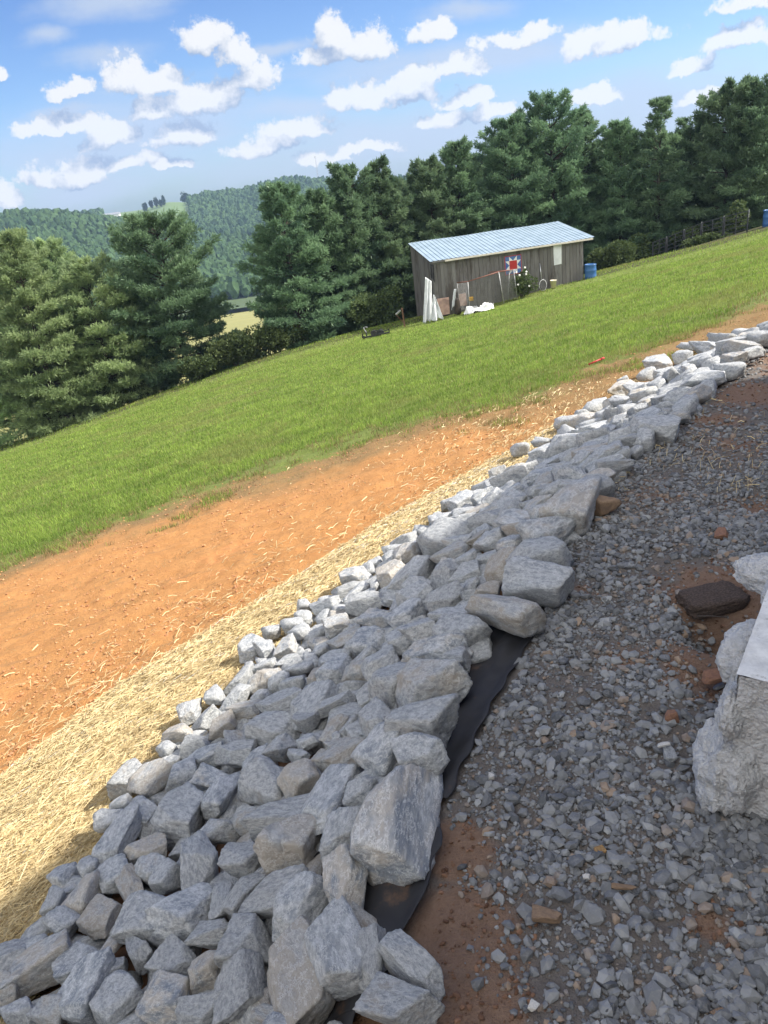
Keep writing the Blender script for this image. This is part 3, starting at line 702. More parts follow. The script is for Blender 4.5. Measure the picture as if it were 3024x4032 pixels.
# crumpled sheeting on the ground
def crumple(name, cen, rx, ry, h, m, label, cat, seed, n_=46):
    r_ = np.random.default_rng(seed); xs = np.linspace(-1, 1, n_); X, Y = np.meshgrid(xs, xs)
    Rr = np.sqrt(X**2+Y**2); e = np.clip(1.05-Rr*(1+.25*fbm((X+seed, Y), 2, 2)), 0, 1)
    Xw = X*rx; Yw = Y*ry; z = h*(np.abs(fbm((X+seed*3, Y), 3.2, 4))*1.6+.25)*np.clip(e*4, 0, 1)
    G = terr(cen.x+Xw, cen.y+Yw)-zt(cen.x, cen.y); V = np.stack([Xw, Yw, G+z+.01], -1).reshape(-1, 3)
    i = np.arange(n_-1)[:, None]*n_+np.arange(n_-1)[None]; Fq = np.stack([i, i+1, i+n_+1, i+n_], -1).reshape(-1, 4)
    ok = (e.ravel()[Fq] > .02).all(1); o = npmesh(name, V, Fq[ok], m, smooth=True); o.location = (cen.x, cen.y, zt(cen.x, cen.y)); return tag(o, label, cat)
cgr = hit(*zc(630, 676)); q_ = wallpt(*zc(630, 665), .9)
crumple('plastic_sheeting', Vector((q_.x, q_.y-.25, 0)), .72, .45, .26, mWh, 'crumpled white plastic sheeting lying on the ground inside the wire kennel', 'sheeting', 4)
y_ = place('yellow_crate', wallpt(*zc(588, 640), .75)+Vector((0, 0, .02)), 'small yellow crate on the white sheeting by the shed', 'crate')
mYel = simple('yellow_plastic', (.75, .42, .03), .5)
MB().box((0, 0, .02), (.22, .16, .03)).build('base', mYel, y_); m_ = MB()
for a, b in (((-.1, 0, .1), (.02, .16, .14)), ((.1, 0, .1), (.02, .16, .14)), ((0, -.07, .1), (.18, .02, .14)), ((0, .07, .1), (.18, .02, .14))): m_.box(a, b)
m_.build('side', mYel, y_)
pn = wallpt(*zc(625, 690), 1.2); pn = place('rubber_pan', (pn.x, pn.y, zt(pn.x, pn.y)), 'dark rubber feed pan on the ground at the edge of the white sheeting', 'pan')
MB().lathe([(0, .02), (.17, .02), (.2, .12), (.22, .13), (.19, .0), (0, 0)]).build('bowl', mDark, pn, True)
# chain-link kennel frame
mPipe = simple('galvanised_pipe', (.36, .36, .36), .5, .5); mRust = simple('rusty_pipe', (.24, .10, .07), .8, alt=(.14, .06, .05), scale=20)
mWire = simple('chain_wire', (.22, .22, .22), .5, .6)
K0 = wallpt(*zc(578, 690), 1.0); K0.z = zt(K0.x, K0.y)
ke = place('wire_kennel', K0, 'chain-link dog run frame with a rusty top rail standing against the shed front', 'kennel')
def kp(x, y, off): return W_(x, y, off)-K0
posts = [((567, 512), (579, 694), 1.0), ((768, 447), (802, 642), 1.0), ((838, 452), (829, 640), .35), ((866, 434), (892, 620), .9), ((497, 520), (505, 600), .2)]
for (a, b), (c_, d_), off in posts: MB().tube(kp(a, b, off), kp(c_, d_, off)-Vector((0, 0, .1)), .022).build('post', mPipe, ke, True)
MB().path([kp(497, 520, .2), kp(567, 512, 1.0), kp(768, 449, 1.0), kp(866, 433, .9)], .024).build('top_rail', mRust, ke, True)
MB().path([kp(710, 452, .2), kp(866, 433, .9)], .02).build('rail', mRust, ke, True)
def chain(A, B, C_, D_, m_):
    nx, ny = 26, 22
    for i in range(-ny, nx):
        for sgn in (0, 1):
            pts = []
            for j in (0, ny):
                f = (i+(j if sgn == 0 else ny-j))/nx; f0 = f; g = j/ny
                pts.append((f, g))
            (f0, g0), (f1, g1) = pts
            lo, hi = 0.0, 1.0
            if f1 != f0:
                t0, t1 = sorted(((0-f0)/(f1-f0), (1-f0)/(f1-f0))); lo, hi = max(lo, t0), min(hi, t1)
            if hi <= lo: continue
            e = []
            for t_ in (lo, hi):
                f = f0+(f1-f0)*t_; g = g0+(g1-g0)*t_; e.append(A.lerp(B, f).lerp(D_.lerp(C_, f), g))
            m_.tube(e[0], e[1], .0035, k=3, cap=False)
m_ = MB(); chain(kp(567, 514, 1.0), kp(768, 450, 1.0), kp(802, 640, 1.0), kp(579, 692, 1.0), m_); chain(kp(768, 450, 1.0), kp(866, 436, .9), kp(892, 618, .9), kp(802, 640, 1.0), m_); chain(kp(497, 522, .2), kp(567, 514, 1.0), kp(579, 692, 1.0), kp(505, 700, .2), m_)
m_.build('chain_link_mesh', mWire, ke, recalc=False)
# rose bush with white flowers
rb = wallpt(*zc(915, 600), .55); zz = zt(rb.x, rb.y); top = wallpt(*zc(915, 425), .55).z
rose = leafball('rose_bush', (rb.x, rb.y, zz), .48, .35, (top-zz)*.56, 520, mBush, 'shrub with white blossoms growing between the kennel and the shed wall', 'shrub', .12, seed=61)
mPet = simple('white_petals', (.8, .8, .76), .6, var=.03)
for (x, y) in ((940, 420), (950, 447), (948, 463), (905, 470), (884, 452), (896, 532), (968, 540)):
    p = W_(x, y, .9)-Vector((rb.x, rb.y, zz)); V, Fq = I2; m_ = MB(); m_.add([p+Vector(v)*.045*(1+.25*math.sin(v[0]*9+v[1]*7)) for v in V], [tuple(f) for f in Fq]); m_.build('blossom', mPet, rose, recalc=False)
# landing net leaning on the wall
mAlu = simple('aluminium', (.6, .62, .63), .35, .7)
n0 = wallpt(*zc(1050, 572), .35); ln = place('landing_net', n0, 'landing net with a long metal handle and oval hoop leaning on the shed wall', 'net')
MB().tube(W_(1037, 392, .08)-n0, W_(1050, 500, .25)-n0, .018).build('handle', mAlu, ln, True)
MB().path([Vector((0, 0, 0))+(W_(1058, 536, .3)-n0)+(fx*(.36*.52*math.cos(a)))+Vector((0, 0, .42*math.sin(a)*.62)) for a in [i*2*PI/22 for i in range(23)]]+[], .014).build('hoop', mAlu, ln, True)
m_ = MB(); cc = W_(1058, 536, .28)-n0
for i in range(-5, 6):
    x = i/5.5*.187; h = .26*math.sqrt(max(0, 1-(i/5.5)**2)); m_.tube(cc+fx*x+Vector((0, 0, h)), cc+fx*x*.6+Vector((0, 0, -h))+nrm*.05, .004, k=3)
    m_.tube(cc+fx*(.187*math.sqrt(max(0, 1-(i/5.5)**2)))+Vector((0, 0, i/5.5*.26)), cc-fx*(.187*math.sqrt(max(0, 1-(i/5.5)**2)))+Vector((0, 0, i/5.5*.26)), .004, k=3)
m_.build('netting', mWire, ln, recalc=False)
# bucket and barrels
bk = wallpt(*zc(1127, 549), .55); bk = place('white_bucket', (bk.x, bk.y, wallpt(*zc(1127, 549), .55).z-.02), 'off-white plastic bucket on the grass right of the landing net', 'bucket')
mBk = simple('cream_plastic', (.72, .66, .52), .5, var=.05)
MB().lathe([(0, 0), (.125, 0), (.15, .33), (.158, .33), (.158, .36), (.14, .36), (.118, .03), (0, .03)]).build('pail', mBk, bk, True)
MB().path([Vector((.155*math.cos(a), .02, .33-.12*math.sin(a))) for a in [i*PI/8 for i in range(9)]], .004).build('handle', mPipe, bk)
mBlue = simple('blue_drum', (.03, .10, .26), .42, alt=(.05, .14, .32), scale=3)
def drum(p, label, s=1):
    o = place('blue_barrel', p, label, 'barrel'); o.scale = (s, s, s)
    prof = [(0, 0), (.27, 0), (.29, .02), (.29, .06), (.283, .08), (.29, .28), (.298, .30), (.298, .33), (.29, .35), (.29, .57), (.298, .59), (.298, .62), (.29, .64), (.283, .84), (.292, .86), (.292, .9), (.27, .9), (.265, .875), (0, .87)]
    MB().lathe(prof, k=32).build('body', mBlue, o, True)
    for a in (-1, 1): MB().lathe([(.035, .87), (.035, .9), (0, .9)], (a*.17, 0, 0), 12).build('bung', mBlue, o, True)
t_ = at(*zc(1368, 398), 38.9); drum((t_.x, t_.y, t_.z-.9*.97), 'blue plastic barrel standing at the right end of the shed', .97)
t_ = at(3034, 826, 41); drum((t_.x, t_.y, t_.z-1.0), 'bright blue barrel at the right edge of the photo beyond the black panel fence', 1.12)
# post with a drooping metal box
pb = hit(1594, 1289); po = place('wooden_post', pb, 'short brown wooden post with a tilted metal bracket, left of the shed', 'post')
hp = .92
MB().box((-.02, 0, hp/2), (.075, .075, hp), ry=-.05).build('post', simple('brown_post', (.16, .09, .06), .9), po)
m_ = MB(); m_.box((-.24, -.02, hp-.16), (.3, .2, .012), ry=-.6); m_.box((-.24, .08, hp-.2), (.3, .012, .10), ry=-.6)
m_.build('metal_flap', mGrey, po); MB().tube((-.36, 0, hp-.25), (-.05, 0, .25), .012).build('brace', mRust, po)
# black trailer frame
mBlk = simple('black_metal', (.022, .024, .028), .38, .2, alt=(.05, .05, .05), scale=12)
def zt3(x, y): return 1380+.1808*x, 1200+.1808*y
T0 = hit(*zt3(560, 690)); Yt = T0.y
tl = place('trailer_frame', T0, 'low black metal trailer frame with a jack parked on the lawn below the pines', 'trailer')
def tp(x, y, d=0): return at(*zt3(x, y), Yt+d)-T0
for d in (-.35, .35): MB().tube(tp(270, 722, d), tp(850, 600, d), .045, k=4).build('side_rail', mBlk, tl)
m_ = MB()
for x, y in ((330, 700), (470, 672), (620, 645), (760, 615), (845, 598)): m_.tube(tp(x, y, -.35), tp(x, y, .35), .03, k=4)
m_.build('cross_member', mBlk, tl)
MB().tube(tp(500, 552, .1), tp(640, 585, .05), .035, k=4).build('tongue', mBlk, tl)
MB().tube(tp(640, 600, -.1), tp(832, 540, -.1), .03, k=4).build('ramp_arm', mBlk, tl)
MB().tube(tp(828, 520, -.1), tp(845, 600, -.1), .035, k=4).build('end_post', mBlk, tl)
MB().slab([tp(560, 650, -.2), tp(640, 560, -.2), tp(700, 560, -.2), tp(740, 610, -.2)], (0, .4, 0)).build('gear_box', mBlk, tl)
for d in (-.42, .42):
    q = tp(505, 625, d); w_ = MB(); w_.tube(q-Vector((0, .05, 0)), q+Vector((0, .05, 0)), .14, k=20); w_.build('wheel', mDark, tl)
MB().tube(tp(280, 500, 0), tp(340, 600, 0), .028, k=8).build('jack', mGrey, tl); MB().tube(tp(340, 600, 0), tp(358, 705, 0), .03, k=8).build('jack_leg', mBlk, tl)
MB().path([tp(280, 500), tp(300, 492), tp(330, 482), tp(372, 492)], .012).build('crank', mGrey, tl)
MB().tube(tp(258, 630), tp(275, 725), .03, k=6).build('coupler', mBlk, tl); MB().box(tp(280, 700), (.14, .12, .08)).build('coupler_block', mBlk, tl)

# black livestock panels
mPanel = simple('lightened_black_rail', (.055, .06, .068), .45, .1, alt=(.03, .03, .035), scale=9)  # black lightened in colour to stand in for highlights on the lit rails
def zf(x, y): return 2500+.3158*x, 780+.3158*y
tops = [(215, 556, 45.2), (395, 494, 44.8), (612, 404, 44.2), (832, 312, 43.4), (1112, 236, 42.4), (1424, 155, 41.2)]
PP = [at(*zf(x, y), Yd) for x, y, Yd in tops]
labs = ['lowest and farthest black panel of the livestock fence, nearest the shed', 'second black fence panel up the slope, its rails half hidden by weeds', 'third black fence panel up the slope, between the weeds and the leaning boughs', 'fourth black fence panel, with leafy vines showing behind its rails', 'uppermost black fence panel beside the blue barrel at the right edge']
HP = 1.12
for i in range(5):
    A, B = PP[i], PP[i+1]; o = place('fence_panel', (A.x, A.y, A.z-HP), labs[i], 'fence panel', 'black livestock panels on the upper slope'); L0 = Vector(o.location)
    d = (B-A); A0 = A-L0; B0 = B-L0; m_ = MB(); inset = d.normalized()*.04; dn = Vector((0, 0, -HP))
    for e in (A0+inset, B0-inset): MB().tube(e, e+dn, .038, k=6).build('upright', mPanel, o)
    mid = (A0+B0)/2; MB().tube(mid, mid+dn, .028, k=6).build('middle_upright', mPanel, o)
    for j in range(6): MB().tube(A0+inset+dn*(j/5), B0-inset+dn*(j/5), .022, k=6).build('rail', mPanel, o)
    MB().tube(B0+Vector((0, 0, .07)), B0+dn*.3, .02, k=6).build('hinge_pin', mGrey, o)
for x, y, rr_, h_, sd, lab in ((1230, 330, 1.0, .95, 81, 'vine growing up behind the upper black fence panels'), (890, 520, 1.1, .35, 82, 'patch of leafy weeds in front of the middle of the black fence')):
    p = at(*zf(x, y), 44.4 if sd == 81 else 42.6); zb = at(*zf(x, 470 if sd == 81 else 585), 43.5).z; leafball('vine' if sd == 81 else 'weed_patch', (p.x, p.y, zb), rr_, .4, h_, 500, mBush, lab, 'plant', .15, seed=sd)
# red stake on the dirt
a_, b_ = hit(2318, 1443), hit(2377, 1421); a_.z += .03; b_.z += .04
st_ = place('red_stake', a_, 'red-handled bar lying on the dirt between the lawn and the far rocks', 'tool'); MB().tube((0, 0, 0), b_-a_, .012).build('shaft', mR, st_, True); MB().tube((b_-a_)*.8, (b_-a_)*1.02, .016).build('grip', mR, st_, True)

# ------------------------------------------------------------------ concrete footing at the right
mCon, k = mat('rough_concrete')
geo = k.new('ShaderNodeNewGeometry').outputs['Position']
c = k.mix(k.noise(geo, 9, 6, .65), (.64, .645, .65), (.84, .84, .84)); nf = k.noise(geo, 150, 5, .75)
vo = k.new('ShaderNodeTexVoronoi', Vector=geo, Scale=110.0).outputs[0]
c = k.mix(k.ramp(k.noise(k.vec('MULTIPLY', geo, (14, 14, 44)), 1.6, 6, .7), .52, .66), c, (.52, .53, .54))
finish(k, k.new('ShaderNodeBsdfPrincipled', Base_Color=c, Roughness=.95, Normal=k.bump(k.math('SUBTRACT', nf, k.math('MULTIPLY', vo, .8)), 1.0, .014)))
mCon2, k = mat('smeared_concrete')
geo = k.new('ShaderNodeNewGeometry').outputs['Position']
c = k.mix(k.ramp(k.noise(geo, 7, 7, .75), .35, .65), (.50, .50, .49), (.72, .72, .70)); c = k.mix(k.ramp(k.noise(geo, 34, 6, .7), .58, .68), c, (.38, .38, .36))
finish(k, k.new('ShaderNodeBsdfPrincipled', Base_Color=c, Roughness=.85, Normal=k.bump(k.noise(geo, 60, 5, .6), .35, .006)))
r_ = ray(2838, 3175); K1 = Vector((r_[0]*EYE/-r_[2], r_[1]*EYE/-r_[2], 0))
r_ = ray(2911, 2646); t_ = math.hypot(K1.x, K1.y)/math.hypot(r_[0], r_[1]); ZT = EYE+r_[2]*t_
def onz(u, v, z): r_ = ray(u, v); t_ = (z-EYE)/r_[2]; return Vector((r_[0]*t_, r_[1]*t_, z))
K2 = onz(2911, 2646, ZT); K3 = onz(3024, 2335, ZT); fd = (K3-K2).normalized(); fr = Vector((fd.y, -fd.x, 0))
ft = place('concrete_footing', (K2.x, K2.y, 0), 'rough pale concrete footing at the right edge with lumps oozed out along its side', 'footing')
FH, FW, FLn = ZT+.06, .62, 3.3
nb_ = 46; V = []; Fq = []
def fgrid(o0, du_, dv_, nu, nv, amp, outv, sc):
    b = len(V)
    for j in range(nv+1):
        for i in range(nu+1):
            p = o0+du_*(i/nu)+dv_*(j/nv); e = 1
            q = np.array([p.x]), np.array([p.y]), np.array([p.z])
            a_ = float(fbm(q, sc, 4, .6)[0])*amp; V.append(p+outv*a_)
    for j in range(nv):
        for i in range(nu): Fq.append((b+j*(nu+1)+i, b+j*(nu+1)+i+1, b+(j+1)*(nu+1)+i+1, b+(j+1)*(nu+1)+i))
o0 = Vector((0, 0, ZT)); zd = Vector((0, 0, -FH))
fgrid(o0-fd*.006+Vector((0, 0, -.004)), fr*FW, zd, 200, 120, .016, -fd, 30)       # near end
fgrid(o0+fd*FLn, -fd*FLn, zd, 260, 50, .012, -fr, 22)                             # left side
fgrid(o0+fd*FLn+fr*FW, -fr*FW, zd, 20, 10, .01, fd, 20); fgrid(o0+fr*FW, fd*FLn, zd, 60, 10, .01, fr, 20)
ob = npmesh('block', [tuple(v) for v in V], Fq, mCon, ft, smooth=True)
V = []; Fq = []; fgrid(o0-fd*.012-fr*.004, fr*(FW+.008), fd*(FLn+.02), 60, 200, .004, Vector((0, 0, 1)), 30)
npmesh('top_face', [tuple(v) for v in V], Fq, mCon2, ft, smooth=True)
def lump(pos, rx, ry, rz, seed):
    Vv, Ff = I5; n3 = (Vv[:, 0]*1+seed, Vv[:, 1], Vv[:, 2]); d = 1+.3*fbm(n3, 1.7, 3)+.12*fbm(n3, 7, 3, .6)+.07*fbm(n3, 19, 2, .7)
    P = Vv*d[:, None]*[rx, ry, rz]; P = P[:, 0:1]*np.array(fr)[None]+P[:, 1:2]*np.array(fd)[None]+P[:, 2:3]*np.array([0, 0, 1.0])[None]+np.array(pos)[None]
    npmesh('overflow_lump', P, Ff, mCon, ft, smooth=True)
K2o = Vector((K2.x, K2.y, 0))
def sidept(u, v):
    """point on the left side plane of the footing"""
    r_ = Vector(ray(u, v)); t_ = (K2-Vector((0, 0, EYE))).dot(fr)/r_.dot(fr); p = Vector((0, 0, EYE))+r_*t_; return p-K2o
for (a, h, rx, ry, rz, sd) in ((.06, .10, .085, .13, .13, 3), (.12, .21, .05, .09, .09, 5), (.33, .26, .09, .13, .08, 8), (.22, .19, .05, .09, .10, 12), (.46, .22, .05, .10, .07, 14), (.74, .29, .14, .10, .06, 17), (.02, .29, .03, .07, .06, 21), (.95, .29, .03, .09, .05, 25), (.60, .30, .03, .08, .04, 29)):
    lump(-fr*.01+fd*a+Vector((0, 0, h)), rx, ry, rz, sd)

# ------------------------------------------------------------------ house behind the camera whose wall throws the foreground shade
mSid = simple('house_siding', (.55, .53, .48), .7, var=.05); mShing = simple('shingles', (.10, .10, .105), .95)
hc = Vector((8.245, 5.447, 0)); he = -Vector((.63, .777, 0)).normalized(); hn = Vector((.777, -.63, 0)).normalized(); HH, HL, HWd = 6.0, 15.0, 8.5
ho = place('house', hc, 'two-storey house beside the gravel drive, outside the photograph, shading the foreground', 'house')
def hq(a, b, z): return he*a+hn*b+Vector((0, 0, z))
m_ = MB(); nl = 40
for (a0, b0, a1, b1) in ((0, 0, HL, 0), (HL, 0, HL, HWd), (HL, HWd, 0, HWd), (0, HWd, 0, 0)):
    for j in range(nl):
        z0, z1 = -.3+j*(HH+.3)/nl, -.3+(j+1)*(HH+.3)/nl
        A, B = hq(a0, b0, 0), hq(a1, b1, 0); o_n = Vector(((B-A).y, -(B-A).x, 0)).normalized(); s = o_n if (A+B-hq(HL, HWd, 0)).dot(o_n) > 0 else -o_n
        m_.quad(A+s*.025+Vector((0, 0, z0)), B+s*.025+Vector((0, 0, z0)), B+Vector((0, 0, z1)), A+Vector((0, 0, z1)))
m_.quad(hq(0, 0, HH), hq(HL, 0, HH), hq(HL, HWd, HH), hq(0, HWd, HH)); m_.build('wall', mSid, ho)
r0, r1 = hq(-.25, HWd/2, HH+1.9), hq(HL+.25, HWd/2, HH+1.9)
E0, E1, E2, E3 = hq(-.25, -.05, HH+.02), hq(HL+.25, -.05, HH+.02), hq(HL+.25, HWd+.05, HH+.02), hq(-.25, HWd+.05, HH+.02)
MB().add([E0, E1, E2, E3, r0, r1], [(0, 1, 5, 4), (2, 3, 4, 5), (0, 4, 3), (1, 2, 5), (0, 3, 2, 1)]).build('roof', mShing, ho)
for a in (2.5, 6.5, 10.5):
    for z in (1.0, 3.8):
        w = MB(); w.box(hq(a, -.06, z+.65), (1.1, .08, 1.4), rz=math.atan2(he.y, he.x)); w = w.build('window', mWhite, ho)
        MB().box(hq(a, -.105, z+.65), (.95, .02, 1.22), rz=math.atan2(he.y, he.x)).build('pane', simple('dark_glass', (.02, .025, .03), .08), w)

# ------------------------------------------------------------------ rocks
mRock, k = mat('limestone')
tco = k.new('ShaderNodeTexCoord').outputs['Object']; oi = k.new('ShaderNodeObjectInfo')
sep = k.new('ShaderNodeSeparateColor', Color=oi.outputs['Color'])
rnd = k.new('ShaderNodeCombineXYZ', X=oi.outputs['Random'], Y=sep.outputs[2]).outputs[0]
p = k.vec('MULTIPLY_ADD', rnd, (50, 50, 50), tco)
na = k.noise(p, 1.3, 6, .6); nb = k.noise(p, 6, 7, .65); nc = k.noise(p, 30, 5, .7); nd = k.noise(k.vec('MULTIPLY', p, (1, 1, 2)), 1.6, 5, .6)
c = k.mix(k.ramp(nb, .36, .64), (.31, .323, .332), (.50, .51, .512))
warm = k.mix(nb, (.36, .325, .28), (.51, .47, .41))
c = k.mix(k.ramp(k.math('ADD', na, k.math('MULTIPLY', k.math('SUBTRACT', sep.outputs[0], .5), .7)), .55, .82), c, warm)
c = k.mix(k.ramp(k.math('ADD', nd, k.math('MULTIPLY', sep.outputs[1], .25)), .62, .88), c, (.22, .24, .265))
vein = k.math('ABSOLUTE', k.math('SUBTRACT', k.noise(p, 2.6, 8, .72), .5))
c = k.mix(k.math('MULTIPLY', k.ramp(vein, .022, .0), .6), c, (.80, .80, .78))
c = k.mix(k.math('MULTIPLY', k.ramp(nc, .55, .72), .35), c, (.66, .66, .65))
c = k.new('ShaderNodeHueSaturation', Value=k.math('ADD', .84, k.math('MULTIPLY', sep.outputs[1], .34)), Color=c).outputs[0]
h_ = k.math('ADD', k.math('MULTIPLY', nb, 1.0), k.math('MULTIPLY', nc, .35)); h_ = k.math('ADD', h_, k.math('MULTIPLY', k.noise(p, 90, 3, .7), .12))
pr = k.new('ShaderNodeBsdfPrincipled', Base_Color=c, Roughness=.88, Normal=k.bump(h_, .7, .025)); k.set(pr.inputs['Specular IOR Level'], .25)
finish(k, pr)
def rockshape(seed, base=I5, kind='block'):
    r_ = np.random.default_rng(seed); V, Fq = base; nrms = []; ds = []
    for ax in range(3):
        for sg in (-1, 1):
            v = r_.normal(0, .21, 3); v[ax] += sg; nrms.append(v/np.linalg.norm(v)); ds.append(r_.uniform(.66, .84))
    for _ in range(r_.integers(6, 11)):
        v = r_.normal(0, 1, 3); nrms.append(v/np.linalg.norm(v)); ds.append(r_.uniform(.78, .98))
    Nn = np.array(nrms); D = np.array(ds); q = np.maximum(V@Nn.T, 0)/D[None]
    pw = r_.uniform(50, 140); rr = (q**pw).sum(1)**(-1/pw)
    P = V*rr[:, None]
    n3 = (P[:, 0]+seed*3.1, P[:, 1], P[:, 2]+seed)
    # spalled facets and ledges
    led = fbm(n3, 1.7, 3); st = np.floor(led*5)/5; P = P*(1+.07*st[:, None]+.05*fbm(n3, 4.5, 4, .65)[:, None]+.016*fbm(n3, 16, 2)[:, None])
    taper = 1+r_.uniform(-.22, .22)*P[:, 0]; P[:, 1] *= taper; P[:, 2] *= 1+r_.uniform(-.2, .2)*P[:, 0]
    m_ = np.abs(P).max(0); P = P/m_[None]; return P, Fq
SH = [npmesh('rock', *rockshape(100+i, I5 if i < 40 else I4), mRock, smooth=True, link=False) for i in range(64)]
SHV = {}
